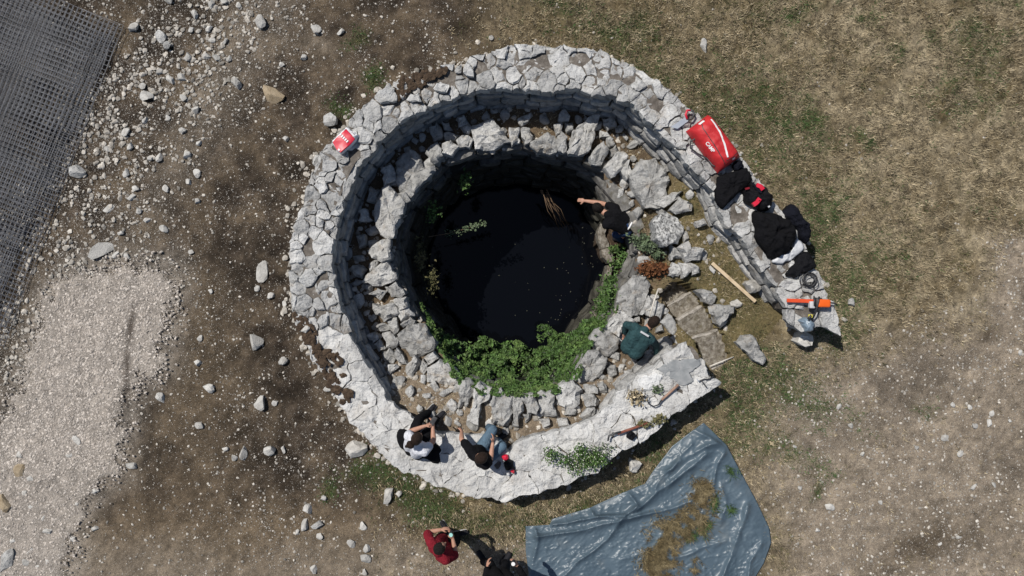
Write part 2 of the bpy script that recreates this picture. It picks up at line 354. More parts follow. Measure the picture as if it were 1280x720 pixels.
IN = np.array([list(P(u, v, wall_z_px(u))) for u, v in IN_PX])
OUT = np.array([list(P(u, v, wall_z_px(u))) for u, v in OUT_PX])
NS = 260
INr, OUTr = resample(IN, NS), resample(OUT, NS)
def nearest_out():
    # pair each inner sample with a sensible outer sample: monotone nearest
    idx = []; last = 0
    for i, p in enumerate(INr):
        d = np.hypot(OUTr[:, 0] - p[0], OUTr[:, 1] - p[1]) + 0.02 * np.abs(np.arange(NS) - i)
        d[:last] = 1e9
        last = int(np.argmin(d)); idx.append(last)
    idx = np.array(idx, float)
    k = np.ones(13) / 13
    pad = np.pad(idx, 6, mode='edge')
    idx = np.convolve(pad, k, 'valid'); idx[0] = 0; idx[-1] = NS - 1
    f = np.arange(NS)
    return np.stack([np.interp(idx, f, OUTr[:, k]) for k in range(3)], 1)
OUTm = nearest_out()
MID = (INr + OUTm) / 2
WALL_POLY = np.concatenate([IN[:, :2], OUT[::-1, :2]])

def wall_z(x):
    return 0.60 + 0.13 * sstep((np.asarray(x, float) - (-0.5)) / 3.1)

def ledge_z(x, y):
    x = np.asarray(x, float); y = np.asarray(y, float)
    z = np.full(np.broadcast(x, y).shape, -0.33)
    s1 = sstep((-0.9 - y) / 1.1) * (1 - 0.3 * sstep((x - 1.0) / 0.9))
    z = z + (0.27 - z) * s1
    z = z + (-0.02 - z) * sstep((x - 2.3) / 0.75)
    return z

def PL(u, v, h=0.0):
    """point at height h above the ledge at that pixel"""
    z = -0.3
    for _ in range(4):
        p = P(u, v, z); z = float(ledge_z(p.x, p.y)) + h
    return P(u, v, z)

KERB = np.array([list(PL(u, v, 0.2)) for u, v in KERB_PX])
KERBs = chaikin(KERB, True, 1)
WELL_C = KERB[:, :2].mean(0)
INTERIOR = np.concatenate([MID[:, :2], PP([(900, 470), (948, 432)], 0.0)])
STAIR_PX = [(818, 374), (841, 351), (858, 354), (874, 372), (898, 420), (905, 445), (880, 468), (864, 424), (842, 402), (828, 372)]
STAIR = PP(STAIR_PX, -0.3)

def rough_ground(x, y):
    return 0.05 * (fbm(x * 0.6, y * 0.6, 3) - 0.5) + 0.035 * (fbm(x * 3, y * 3, 9) - 0.5) + 0.02 * (vnoise(x * 14, y * 14, 5) - 0.5)

# ------------------------------------------------------------------ ground: one sheet with the colours of its soil, dust and turf
def U(x): return 640 + x * FPX / CAM_H
def V(y): return 360 - y * FPX / CAM_H
def blob(u, v, cu, cv, ru, rv=None, ang=0):
    rv = rv or ru
    c, s = math.cos(R(ang)), math.sin(R(ang))
    a = ((u - cu) * c + (v - cv) * s) / ru; b = (-(u - cu) * s + (v - cv) * c) / rv
    return np.exp(-(a * a + b * b))
GRAVEL_PX = [(105, 338), (150, 334), (215, 338), (217, 365), (207, 400), (204, 455), (170, 480), (155, 490), (150, 560), (145, 590), (120, 605), (98, 640), (92, 690), (80, 740), (-40, 740), (-40, 560), (10, 520), (30, 480), (38, 440), (55, 400), (62, 372)]
GRAVEL = PP(GRAVEL_PX, 0.0)

def zones(x, y):
    """colour of the ground and the shares of turf, green and stones at each point"""
    w = 0.55
    xw = x + w * (fbm(x * 0.9, y * 0.9, 21) - 0.5) * 2; yw = y + w * (fbm(x * 0.9, y * 0.9, 31) - 0.5) * 2
    u, v = U(xw), V(yw)
    big = fbm(x * 0.7, y * 0.7, 41); med = fbm(x * 2.5, y * 2.5, 51); fin = fbm(x * 7, y * 7, 61)
    m3 = np.clip((med * .6 + fin * .4 - .3) * 2.2, 0, 1); soil = np.stack([0.030 + 0.070 * m3, 0.0225 + 0.0545 * m3, 0.016 + 0.040 * m3], -1)
    brown = np.array([0.130, 0.098, 0.064]); dust = np.array([0.250, 0.205, 0.155]); turf = np.array([0.195, 0.150, 0.083]); straw = np.array([0.36, 0.298, 0.20])
    def mix(c, d, f): return c * (1 - f[..., None]) + d * f[..., None]
    c = soil
    c = mix(c, brown, np.clip((med - 0.42) * 2.2, 0, 0.75))
    # dusty wheel track coming down from the top
    tr = np.exp(-((u + 0.62 * v - 345) / 34) ** 2) * (1 - sstep((v - 200) / 160))
    c = mix(c, dust * 0.8, tr * (0.35 + 0.6 * med))
    c = mix(c, dust * 0.8, blob(u, v, 402, 50, 26, 22) * 0.8)
    # bottom left turns into trodden dust
    bl = sstep((v - 560 - 0.12 * np.abs(u - 330)) / 110) * (1 - sstep((u - 560) / 110))
    c = mix(c, brown * 1.25, bl * 0.9)
    c = mix(c, dust * 0.85, bl * sstep((v - 640) / 90) * 0.8)
    mid = blob(u, v, 240, 480, 60, 110) * 0.7
    c = mix(c, brown * 0.9, mid)
    # right: dry turf above, stony dust below
    right = sstep((u - 560 - 0.55 * np.clip(v - 60, 0, 400)) / 110) * (v < 330) + sstep((u - 640) / 120) * (v >= 330)
    right = np.maximum(right, sstep((u - 430) / 160) * sstep((v - 560) / 50))
    tm = np.clip((med * .6 + fbm(x * 8, y * 8, 68) * .4 - 0.33) * 3.0, 0, 1)
    tcol = mix(np.broadcast_to(turf * 0.75, c.shape), straw, tm * (0.35 + 0.65 * sstep((u - 850) / 200)))
    tcol = tcol * (1 - .5 * np.clip((fbm(x * 11, y * 11, 63) - .56) * 7, 0, 1))[..., None] * (.84 + .32 * vnoise(x * 21, y * 21, 66))[..., None]
    c = mix(c, tcol, right)
    sd_ = sstep((v - 330 - 0.30 * (1280 - u) + 40 * (big - 0.5)) / 100) * sstep((u - 905) / 110)
    sd_ = np.maximum(sd_, sstep((u - 1190) / 70) * sstep((v - 270) / 50))
    sd_ = np.maximum(sd_, blob(u, v, 1120, 640, 190, 110))
    sd_ = np.maximum(sd_, sstep((v - 655) / 30) * sstep((u - 440) / 60) * (1 - sstep((u - 680) / 60)) * 0.8)
    dcol = mix(np.broadcast_to(dust, c.shape), dust * 0.62, np.clip((big - 0.45) * 3.5, 0, 0.9))
    dcol = mix(dcol, dust * 1.3, np.clip((fbm(x * 3.5, y * 3.5, 64) - 0.5) * 4, 0, 0.8))
    c = mix(c, dcol, sd_)
    c = mix(c, brown * 0.6, blob(u, v, 1150, 690, 90, 26, -18) * 0.8 + blob(u, v, 1232, 415, 16, 12) * 0.8)
    # greener turf near the wall
    gr = np.zeros_like(u)
    for (a, b, r1, r2, an, k) in GREENS: gr = np.maximum(gr, blob(u, v, a, b, r1, r2, an) * k)
    gr = np.clip(gr * (0.55 + 1.9 * np.clip((fin - .25) * 1.6, 0, 1)), 0, 1)
    c = mix(c, np.array([0.060, 0.068, 0.028]), gr * 0.9)
    gj = .5 * (fbm(x * 5, y * 5, 141) - .5); gv = inpoly(x + gj, y + .5 * (fbm(x * 5, y * 5, 151) - .5), GRAVEL)
    gs = np.clip(gv * 1.0, 0, 1); c = mix(c, np.array([0.36, 0.32, 0.28]), gs * 0.9)
    c = mix(c, np.array([0.30, 0.265, 0.225]), np.exp(-(segdist(x, y, GRAVEL, True) / .3) ** 2) * (.3 + .6 * fin) * (u < 260))
    c = mix(c, np.array([0.06, 0.045, 0.035]), np.clip(blob(x * 75 + 640, 360 - y * 75, 166, 405, 5, 22, 4) + blob(x * 75 + 640, 360 - y * 75, 160, 462, 5, 40, 2), 0, 1) * 0.9)
    c = c * (0.62 + 0.76 * fin)[..., None] * (0.78 + 0.44 * vnoise(x * 16, y * 16, 67))[..., None]
    return c, right * (1 - sd_), gr, sd_, gv

GREENS = [(1005, 150, 16, 26, 0, 1.0), (1068, 166, 18, 10, 30, 0.9), (1006, 244, 9, 9, 0, 0.9), (1035, 300, 30, 55, 10, 0.8), (1055, 360, 30, 40, 0, 0.55), (960, 500, 60, 40, 0, 0.6), (935, 540, 40, 30, 0, 0.6), (1020, 270, 26, 40, 20, .6), (1050, 420, 26, 26, 0, .6), (930, 470, 40, 26, 0, .6), (1000, 520, 60, 20, 10, .5), (830, 90, 70, 20, 35, .5), (760, 40, 60, 18, 0, .5), (940, 130, 60, 40, 20, .45), (890, 560, 40, 20, -30, .5), (1090, 330, 30, 40, 0, .35), (1200, 110, 50, 30, 0, .3), (560, 640, 60, 14, 0, .5), (650, 650, 60, 12, 0, .4),
          (985, 580, 40, 14, 0, 0.4), (900, 120, 60, 50, 40, 0.35), (960, 170, 50, 50, 0, 0.35), (425, 130, 16, 9, 0, 0.9), (480, 92, 13, 8, 0, 1.0), (700, 12, 40, 16, 0, 0.6), (462, 36, 16, 12, 0, 0.5), (520, 620, 70, 22, 20, 0.7),
          (470, 588, 26, 18, 0, 0.8), (418, 602, 10, 16, 0, 0.9), (600, 645, 60, 12, 0, 0.5), (770, 610, 90, 14, -28, 0.55), (1250, 6, 40, 10, 0, 0.5), (985, 14, 40, 10, 0, 0.5), (1010, 610, 6, 14, 20, 0.8), (1160, 505, 10, 8, 0, 0.4),
          (1210, 60, 30, 20, 0, 0.35), (870, 330, 30, 30, 0, 0.0), (820, 560, 40, 14, -35, 0.4), (1150, 40, 12, 10, 0, 0.6), (1238, 60, 14, 12, 0, 0.5), (1105, 60, 14, 10, 0, 0.4), (1068, 26, 14, 9, 0, 0.5)]

def axis(lo, hi, st, far):
    a = np.arange(lo, hi + st / 2, st)
    ext = []; d = st * 1.6; p = hi
    while p < far: p += d; d *= 1.35; ext.append(p)
    ext = np.array(ext)
    return np.concatenate([-(ext[::-1] - hi) + lo, a, ext])
gx, gy = axis(-10.4, 10.4, 0.045, 150), axis(-6.6, 6.6, 0.045, 150)
X, Y = np.meshgrid(gx, gy)
Z = rough_ground(X, Y)
dwall = segdist(X[(np.abs(X) < 6) & (np.abs(Y) < 5)], Y[(np.abs(X) < 6) & (np.abs(Y) < 5)], OUT[:, :2])
zc, turf_m, green_m, dust_m, grav_m = zones(X, Y)
stony = np.clip((1 - turf_m) * (.10 + .5 * np.exp(-((U(X) + 0.62 * V(Y) - 260) / 130) ** 2) + .25 * np.clip((fbm(X * 1.6, Y * 1.6, 123) - .4) * 3, 0, 1)) + .10 * dust_m + .8 * grav_m + .02, 0, 1)
Z = Z + 0.04 * grav_m
hole = inpoly((X[:-1, :-1] + X[1:, 1:]) / 2, (Y[:-1, :-1] + Y[1:, 1:]) / 2, INTERIOR)
ny, nx = X.shape
I = np.arange(ny * nx).reshape(ny, nx)
F = np.stack([I[:-1, :-1], I[:-1, 1:], I[1:, 1:], I[1:, :-1]], -1)[~hole]
ground = link('ground', npmesh(np.stack([X, Y, Z], -1).reshape(-1, 3), F, smooth=True, colr=zc.reshape(-1, 3), tint=stony.ravel()), M_ground, kind='structure')

# terrace (the sunken ledge between the ring wall and the well)
tx, ty = np.arange(-3.6, 4.9, 0.045), np.arange(-3.1, 3.9, 0.045)
X, Y = np.meshgrid(tx, ty)
TZ = ledge_z(X, Y) + rough_ground(X, Y) + 0.05 * (fbm(X * 4, Y * 4, 83) - 0.5)
st_in = inpoly(X, Y, STAIR)
TZ = np.where(st_in, np.minimum(TZ, -0.8), TZ)
EXT = np.concatenate([MID[:, :2], PP([(905, 478), (965, 448), (990, 424)], 0.0)])
cx, cy = (X[:-1, :-1] + X[1:, 1:]) / 2, (Y[:-1, :-1] + Y[1:, 1:]) / 2
keep = inpoly(cx, cy, EXT) & ~inpoly(cx, cy, KERB[:, :2])
ny, nx = X.shape
I = np.arange(ny * nx).reshape(ny, nx)
F = np.stack([I[:-1, :-1], I[:-1, 1:], I[1:, 1:], I[1:, :-1]], -1)[keep]
med = fbm(X * 3, Y * 3, 91); fin = fbm(X * 9, Y * 9, 92)
rgt = sstep((X - 2.2) / 0.8)[..., None]
tc = np.array([0.13, 0.095, 0.062]) * (0.45 + 1.1 * med[..., None]) * (1 - rgt) + np.array([0.15, 0.12, 0.06]) * (0.7 + 0.6 * med[..., None]) * rgt
pale = (sstep((-0.9 - Y) / 0.8) * (0.25 + 0.6 * fin))[..., None]
tc = tc * (1 - pale) + np.array([0.27, 0.22, 0.165]) * pale
link('terrace', npmesh(np.stack([X, Y, TZ], -1).reshape(-1, 3), F, smooth=True, colr=tc.reshape(-1, 3)), M_floor, kind='structure')

# ------------------------------------------------------------------ stone builders
def slab_mesh(poly, z0, zt, amp=0.02, tilt=0.05, rough=0.012, zfun=None, edge=0.02, smoothit=0, seg=0.07, off=(0, 0)):
    """one stone from its outline: near upright sides, broken shoulder, uneven top; edge: width of the worn arris in metres"""
    p = np.asarray(poly, float)[:, :2]
    if smoothit: p = chaikin(p, True, smoothit)
    q = []
    for a, b in zip(p, np.roll(p, -1, 0)):
        k = max(1, int(round(np.hypot(*(b - a)) / seg)))
        q += [a + (b - a) * t / k for t in range(k)]
    p = np.array(q); n = len(p)
    ox, oy = off
    fx, fy = p[:, 0] + ox, p[:, 1] + oy
    p = p + rough * 2.4 * np.column_stack([fbm(fx * 9, fy * 9, 71, 2) - .5, fbm(fx * 9, fy * 9, 75, 2) - .5])
    c = p.mean(0)
    size = np.sqrt(np.mean(np.sum((p - c) ** 2, 1)))
    h = zt - z0
    tx_, ty_ = nr.randn(2) * tilt
    e = min(edge, size * .3)
    rings = [(0.96, z0, 0), (1.0, z0 + h * 0.55, 0), (1.0, zt - e * .9, 0.5), (1 - .35 * e / size, zt - e * .3, 0.8), (1 - 1.3 * e / size, zt, 1.0), (0.55, zt, 1.0)]
    if size > 0.17: rings.append((0.27, zt, 1.0))
    V_ = []
    def top(q):
        x_, y_ = q[:, 0] + ox, q[:, 1] + oy
        r_ = amp * 2.2 * (fbm(x_ * 6, y_ * 6, 13) - .5) + amp * .9 * (vnoise(x_ * 19, y_ * 19, 17) - .5)
        st = fbm(x_ * 5 + 9, y_ * 5, 19) * 4
        return r_ + amp * .7 * (np.floor(st) + sstep((st - np.floor(st)) * 4 - 1.5) - 2)
    for k, (sc_, z, f) in enumerate(rings):
        q = c + (p - c) * sc_
        zz = np.full(n, z)
        if f:
            zz = zz + f * top(q) + (q - c) @ np.array([tx_, ty_]) * f
            if 2 <= k <= 4:
                chip = np.maximum(0, vnoise((p[:, 0] + ox) * 10, (p[:, 1] + oy) * 10, 23) - .68) / .32
                zz -= chip * (3.2 * e) * (1, .9, .55)[k - 2]
        if 0 < k < 4: q = q + nr.randn(n, 2) * rough * .25
        V_.append(np.column_stack([q, zz]))
    cc = c[None]
    V_.append(np.column_stack([cc, zt + top(cc)]))
    V_ = np.concatenate(V_)
    F_ = []
    K = len(rings)
    for k in range(K - 1):
        for i in range(n):
            j = (i + 1) % n
            F_.append((k * n + i, k * n + j, (k + 1) * n + j, (k + 1) * n + i))
    tp = len(V_) - 1
    for i in range(n): F_.append(((K - 1) * n + i, (K - 1) * n + (i + 1) % n, tp))
    return pymesh(V_, F_, True, 24, 'stone')

def rock_proto(seed, sub=2, planes=9, flat=1.0):
    r = np.random.RandomState(seed)
    bm = bmesh.new()
    bmesh.ops.create_icosphere(bm, subdivisions=sub, radius=1)
    v = np.array([x.co[:] for x in bm.verts]); f = [[q.index for q in x.verts] for x in bm.faces]
    bm.free()
    for _ in range(planes):
        n = r.randn(3); n /= np.linalg.norm(n); d = r.uniform(0.38, 0.8)
        t = np.maximum(0, v @ n - d); v = v - t[:, None] * n
    v *= 1 + 0.035 * r.randn(len(v), 1)
    v /= np.abs(v).max(0)
    v[:, 2] *= flat
    return v, np.array(f)

def block_proto(seed):
    r = np.random.RandomState(seed)
    bm = bmesh.new()
    bmesh.ops.create_cube(bm, size=2.0)
    bmesh.ops.subdivide_edges(bm, edges=bm.edges[:], cuts=2, use_grid_fill=True)
    v = np.array([x.co[:] for x in bm.verts]); f = [[q.index for q in x.verts] for x in bm.faces]
    bm.free()
    l = np.linalg.norm(v, axis=1, keepdims=True)
    v = v * (1 - 0.16 * (l - 1) / 0.73)
    v += r.randn(*v.shape) * 0.075
    for _ in range(4):
        n = r.randn(3); n /= np.linalg.norm(n)
        t = np.maximum(0, v @ n - r.uniform(0.95, 1.2)); v = v - t[:, None] * n
    return v, f
BLOCKS = [block_proto(100 + k) for k in range(10)]
BLOCK_ME = {}
def block(name, k, m, loc, tan, dims, parent):
    """a roughly squared face stone; tan: direction along the wall"""
    key = (k, m.name)
    if key not in BLOCK_ME:
        me = pymesh(BLOCKS[k][0], BLOCKS[k][1], True, 30, 'block'); me.materials.append(m); BLOCK_ME[key] = me
    o = bpy.data.objects.new(name, BLOCK_ME[key]); col.objects.link(o)
    o.parent = parent
    o.location = Vector(loc) - parent.location
    o.rotation_euler = (rng.uniform(-.1, .1), rng.uniform(-.12, .12), math.atan2(tan[1], tan[0]) + rng.uniform(-.08, .08))
    o.scale = (dims[0] / 2, dims[1] / 2, dims[2] / 2)
    return o
ROCKS = [rock_proto(200 + k) for k in range(10)]
ROCK_ME = {}
def rock(name, k, m, loc, size, rz=None, parent=None, sub=2):
    key = (k, m.name)
    if key not in ROCK_ME:
        me = pymesh(ROCKS[k][0], ROCKS[k][1], True, 18, 'rock'); me.materials.append(m); ROCK_ME[key] = me
    o = bpy.data.objects.new(name, ROCK_ME[key]); col.objects.link(o)
    o.location = loc; o.scale = size
    o.rotation_euler = (rng.uniform(-.2, .2), rng.uniform(-.2, .2), rng.uniform(0, 6.28) if rz is None else rz)
    if parent is not None: o.parent = parent; o.location = Vector(loc) - parent.location
    return o

# ------------------------------------------------------------------ the ring wall
wall = empty('ring_wall', (0, 0, 0), 'round limestone wall, open on the right, circling the well and its terrace', 'wall')
def loft_core(name, inner, outer, z0, ztop, m, parent):
    n = len(inner); V_ = []; F_ = []
    for i in range(n):
        V_ += [(*inner[i], z0), (*inner[i], ztop[i]), (*outer[i], ztop[i]), (*outer[i], z0)]
    for i in range(n - 1):
        a, b = 4 * i, 4 * i + 4
        for k in range(3): F_.append((a + k, a + k + 1, b + k + 1, b + k))
    F_.append((0, 1, 2, 3)); F_.append((4 * n - 1, 4 * n - 2, 4 * n - 3, 4 * n - 4))
    me = pymesh(V_, F_, False)
    bm = bmesh.new(); bm.from_mesh(me); bmesh.ops.recalc_face_normals(bm, faces=bm.faces); bm.to_mesh(me); bm.free()
    return link(name, me, m, parent)
ii = np.arange(3, NS - 2, 2)
nrm = OUTm[ii, :2] - INr[ii, :2]; nrm /= np.linalg.norm(nrm, axis=1, keepdims=True) + 1e-9
core_i = INr[ii, :2] + nrm * 0.10; core_o = OUTm[ii, :2] - nrm * 0.07
loft_core('mortar_core', core_i, core_o, -0.9, wall_z(MID[ii, 0]) - 0.035, M_capmortar, wall)

# cap stones: cells of a Voronoi diagram, mirrored at both edges so that the cells end at the wall's edges
def clip(poly, a, b, wa=0.0, wb=0.0):
    """keep the part of poly nearer to a than to b (power distance)"""
    dx, dy = b[0] - a[0], b[1] - a[1]; t = 0.5 + (wa - wb) / (2 * (dx * dx + dy * dy) + 1e-9); t = min(.82, max(.18, t))
    mx, my = a[0] + dx * t, a[1] + dy * t
    out = []
    for i in range(len(poly)):
        p, q = poly[i - 1], poly[i]
        fp = (p[0] - mx) * dx + (p[1] - my) * dy; fq = (q[0] - mx) * dx + (q[1] - my) * dy
        if (fp <= 0) != (fq <= 0):
            t = fp / (fp - fq); out.append((p[0] + t * (q[0] - p[0]), p[1] + t * (q[1] - p[1])))
        if fq <= 0: out.append(q)
    return out
def nearest_on(p, line):
    best = (1e9, None)
    for (ax, ay), (bx, by) in zip(line[:-1], line[1:]):
        dx, dy = bx - ax, by - ay
        t = min(1, max(0, ((p[0] - ax) * dx + (p[1] - ay) * dy) / (dx * dx + dy * dy + 1e-12)))
        q = (ax + t * dx, ay + t * dy); d = math.hypot(p[0] - q[0], p[1] - q[1])
        if d < best[0]: best = (d, q)
    return best
in2, out2 = [tuple(p) for p in IN[:, :2]], [tuple(p) for p in OUT[:, :2]]
border = [in2, out2, [in2[0], out2[0]], [in2[-1], out2[-1]]]
# prominent cap stones set by hand (pixels), the rest by dart throwing
SEED_PX = [(685, 103, .3), (656, 80, .2), (700, 74, .34), (722, 72, .22), (752, 76, .26), (738, 105, .22), (765, 110, .3), (770, 88, .2), (788, 93, .2), (806, 96, .16), (827, 113, .28), (800, 128, .24), (820, 130, .24), (838, 140, .22),
           (815, 147, .2), (845, 165, .2), (870, 190, .34), (888, 208, .26), (625, 92, .22), (607, 100, .24), (640, 70, .2), (612, 75, .2), (578, 108, .22), (556, 96, .3), (532, 118, .22), (520, 135, .2), (503, 112, .22), (585, 90, .18),
           (488, 155, .3), (465, 140, .34), (440, 172, .3), (455, 170, .26), (420, 190, .28), (432, 215, .3), (410, 205, .2), (415, 250, .3), (375, 285, .26), (404, 305, .34), (388, 265, .18), (393, 290, .16), (412, 282, .14), (372, 320, .22), (388, 325, .18), (405, 330, .24),
           (385, 348, .3), (405, 352, .26), (370, 360, .24), (380, 378, .3), (410, 375, .26), (965, 345, .26), (990, 358, .26), (1010, 345, .28), (985, 372, .34), (1010, 398, .44), (1034, 392, .3), (1025, 372, .26), (955, 320, .24), (940, 300, .26), (922, 268, .3), (930, 285, .22), (905, 250, .22)]
seeds = []
for u, v, r in SEED_PX:
    p = P(u, v, wall_z_px(u)); seeds.append((p.x, p.y, r * 0.8))
xmin, ymin = WALL_POLY.min(0); xmax, ymax = WALL_POLY.max(0)
def is_plaster(x, y):
    u, v = U(x * 0.945), V(y * 0.945)
    return (v > 402 and u < 960) and not (u > 880 and v < 440)
tries = 0
while tries < 26000 and len(seeds) < 330:
    tries += 1
    x, y = rng.uniform(xmin, xmax), rng.uniform(ymin, ymax)
    if not inpoly(np.array([x]), np.array([y]), WALL_POLY)[0]: continue
    if is_plaster(x, y): r = rng.choice((0.24, 0.36, 0.5))
    else: r = rng.choice((0.08, 0.11, 0.15, 0.2, 0.27, 0.36))
    if tries > 18000: r *= 0.85
    if all((x - a) ** 2 + (y - b) ** 2 > (0.55 * (r + q)) ** 2 for a, b, q in seeds): seeds.append((x, y, r))
pts = [(a, b) for a, b, _ in seeds]
wts = [(.5 * r) ** 2 for _, _, r in seeds]
ghost = []; gw = []
for p, w_ in zip(pts, wts):
    for ln in border:
        d, q = nearest_on(p, ln)
        if d < 0.75: ghost.append((2 * q[0] - p[0], 2 * q[1] - p[1])); gw.append(w_)
allp = np.array(pts + ghost); allw = wts + gw
n_cap = 0
rng.seed(21)
for i, p in enumerate(pts):
    d = np.hypot(allp[:, 0] - p[0], allp[:, 1] - p[1])
    poly = [(p[0] - .9, p[1] - .9), (p[0] + .9, p[1] - .9), (p[0] + .9, p[1] + .9), (p[0] - .9, p[1] + .9)]
    for j in np.argsort(d)[1:40]:
        if d[j] < 1e-4: continue
        poly = clip(poly, p, allp[j], allw[i], allw[j])
        if len(poly) < 3: break
    if len(poly) < 3: continue
    q = np.array(poly); c = q.mean(0)
    pl = is_plaster(*p)
    uu_, vv_ = U(c[0] * .945), V(c[1] * .945); rub = 488 < uu_ < 606 and vv_ < 126 + (606 - uu_) * .3
    gap = ((0.001 if rng.random() < .5 else .008) if pl else 0.0065) * rng.uniform(0.2, 2.6) + (rng.uniform(.006, .03) if rub else 0)
    dd = np.hypot(*(q - c).T)[:, None]
    q = c + (q - c) * np.maximum(0.5, 1 - gap / np.maximum(dd, 1e-3))
    z = float(wall_z(c[0])) + (rng.uniform(-.012, .010) if pl else rng.uniform(-.045, .035)) + (rng.uniform(-.08, .06) if rub else 0)
    me = slab_mesh(q, z - rng.uniform(.16, .26), z, amp=0.034 if pl else 0.03, tilt=0.0 if pl else (.15 if rub else 0.06), rough=0.036, edge=0.006 if pl else 0.014, seg=.06)
    link('stone', me, M_plaster if pl else M_cap, wall); n_cap += 1

# stones of the inner face, course by course, down to the terrace; outer face as joined rubble
tot = np.concatenate([[0], np.cumsum(np.hypot(*np.diff(INr[:, :2], axis=0).T))])
inset_c = WELL_C
n_face = 0
for course in range(4):
    s = 0.25
    while s < tot[-1] - 0.55:
        ln = rng.uniform(0.24, 0.46)
        sm = s + ln / 2
        px, py = np.interp(sm, tot, INr[:, 0]), np.interp(sm, tot, INr[:, 1])
        tx_, ty_ = np.interp(sm + .12, tot, INr[:, 0]) - np.interp(sm - .12, tot, INr[:, 0]), np.interp(sm + .12, tot, INr[:, 1]) - np.interp(sm - .12, tot, INr[:, 1])
        l = math.hypot(tx_, ty_) + 1e-9; tx_ /= l; ty_ /= l
        nx_, ny_ = ty_, -tx_
        i0 = int(np.argmin(np.hypot(INr[:, 0] - px, INr[:, 1] - py)))
        ox, oy = OUTm[i0, 0] - px, OUTm[i0, 1] - py
        if ox * nx_ + oy * ny_ < 0: nx_, ny_ = -nx_, -ny_
        zt = float(wall_z(px)) - 0.13
        zb = float(ledge_z(px - nx_ * .1, py - ny_ * .1)) - 0.05
        hc = 0.25
        zc_ = zt - hc * (course + 0.5)
        if zc_ > zb - 0.05 and n_face < 290:
            w = 0.22
            block('face_stone', rng.randrange(10), M_face, (px + nx_ * (w / 2 + 0.02 - 0.035 * course), py + ny_ * (w / 2 + 0.02 - 0.035 * course), zc_ + rng.uniform(-.015, .015)),
                  (tx_, ty_), (ln * 1.04, w * rng.uniform(.9, 1.15), hc * rng.uniform(.93, 1.06)), wall); n_face += 1
        s += ln
def join_protos(protos, items, tintlo=0.0):
    """items: (k, centre, scale xyz, rz) -> joined vertices, faces, tint"""
    Vs, Fs, Ts, off = [], [], [], 0
    for k, c, s, a in items:
        v, f = protos[k]
        ca, sa = math.cos(a), math.sin(a)
        q = np.asarray(v) * np.asarray(s)
        q = np.column_stack([q[:, 0] * ca - q[:, 1] * sa, q[:, 0] * sa + q[:, 1] * ca, q[:, 2]]) + np.asarray(c)
        Vs.append(q); Fs.append(np.asarray(f) + off); Ts.append(np.full(len(q), rng.random())); off += len(q)
    return np.concatenate(Vs), np.concatenate(Fs), np.concatenate(Ts)
totO = np.concatenate([[0], np.cumsum(np.hypot(*np.diff(OUTr[:, :2], axis=0).T))])
items = []
for course in range(3):
    s = 0.05
    while s < totO[-1] - 0.5:
        ln = rng.uniform(0.25, 0.5); sm = s + ln / 2
        px, py = np.interp(sm, totO, OUTr[:, 0]), np.interp(sm, totO, OUTr[:, 1])
        tx_, ty_ = np.interp(sm + .12, totO, OUTr[:, 0]) - np.interp(sm - .12, totO, OUTr[:, 0]), np.interp(sm + .12, totO, OUTr[:, 1]) - np.interp(sm - .12, totO, OUTr[:, 1])
        l = math.hypot(tx_, ty_) + 1e-9; nx_, ny_ = ty_ / l, -tx_ / l
        i0 = int(np.argmin(np.hypot(INr[:, 0] - px, INr[:, 1] - py)))
        if (INr[i0, 0] - px) * nx_ + (INr[i0, 1] - py) * ny_ < 0: nx_, ny_ = -nx_, -ny_
        zc_ = float(wall_z(px)) - 0.14 - 0.25 * (course + .5)
        items.append((rng.randrange(10), (px + nx_ * .13, py + ny_ * .13, zc_), (ln * .52, .11, .13), math.atan2(ty_, tx_)))
        s += ln
v_, f_, t_ = join_protos(BLOCKS, items)
link('outer_face_rubble', npmesh(v_, f_), M_face, wall, kind='stuff')

# grey patch and bright lime patch lying on the cap, earth and moss on its left shoulder
def patch(name, px, m, parent, dz=0.012, th=0.03):
    z = wall_z_px(px[0][0])
    me = slab_mesh(PP(px, z), z - th, z + dz, amp=0.016, tilt=0.0, rough=0.04, edge=0.01, seg=.04)
    return link(name, me, m, parent)
patch('grey_cap_patch', [(819, 461), (828, 455), (840, 452), (856, 450), (871, 449), (873, 456), (862, 465), (865, 477), (856, 481), (845, 476), (831, 470)], M_patch, wall, 0.03)
patch('white_lime_patch', [(798, 478), (806, 468), (818, 465), (828, 470), (826, 478), (815, 484), (803, 487)], M_patchw, wall, 0.035)
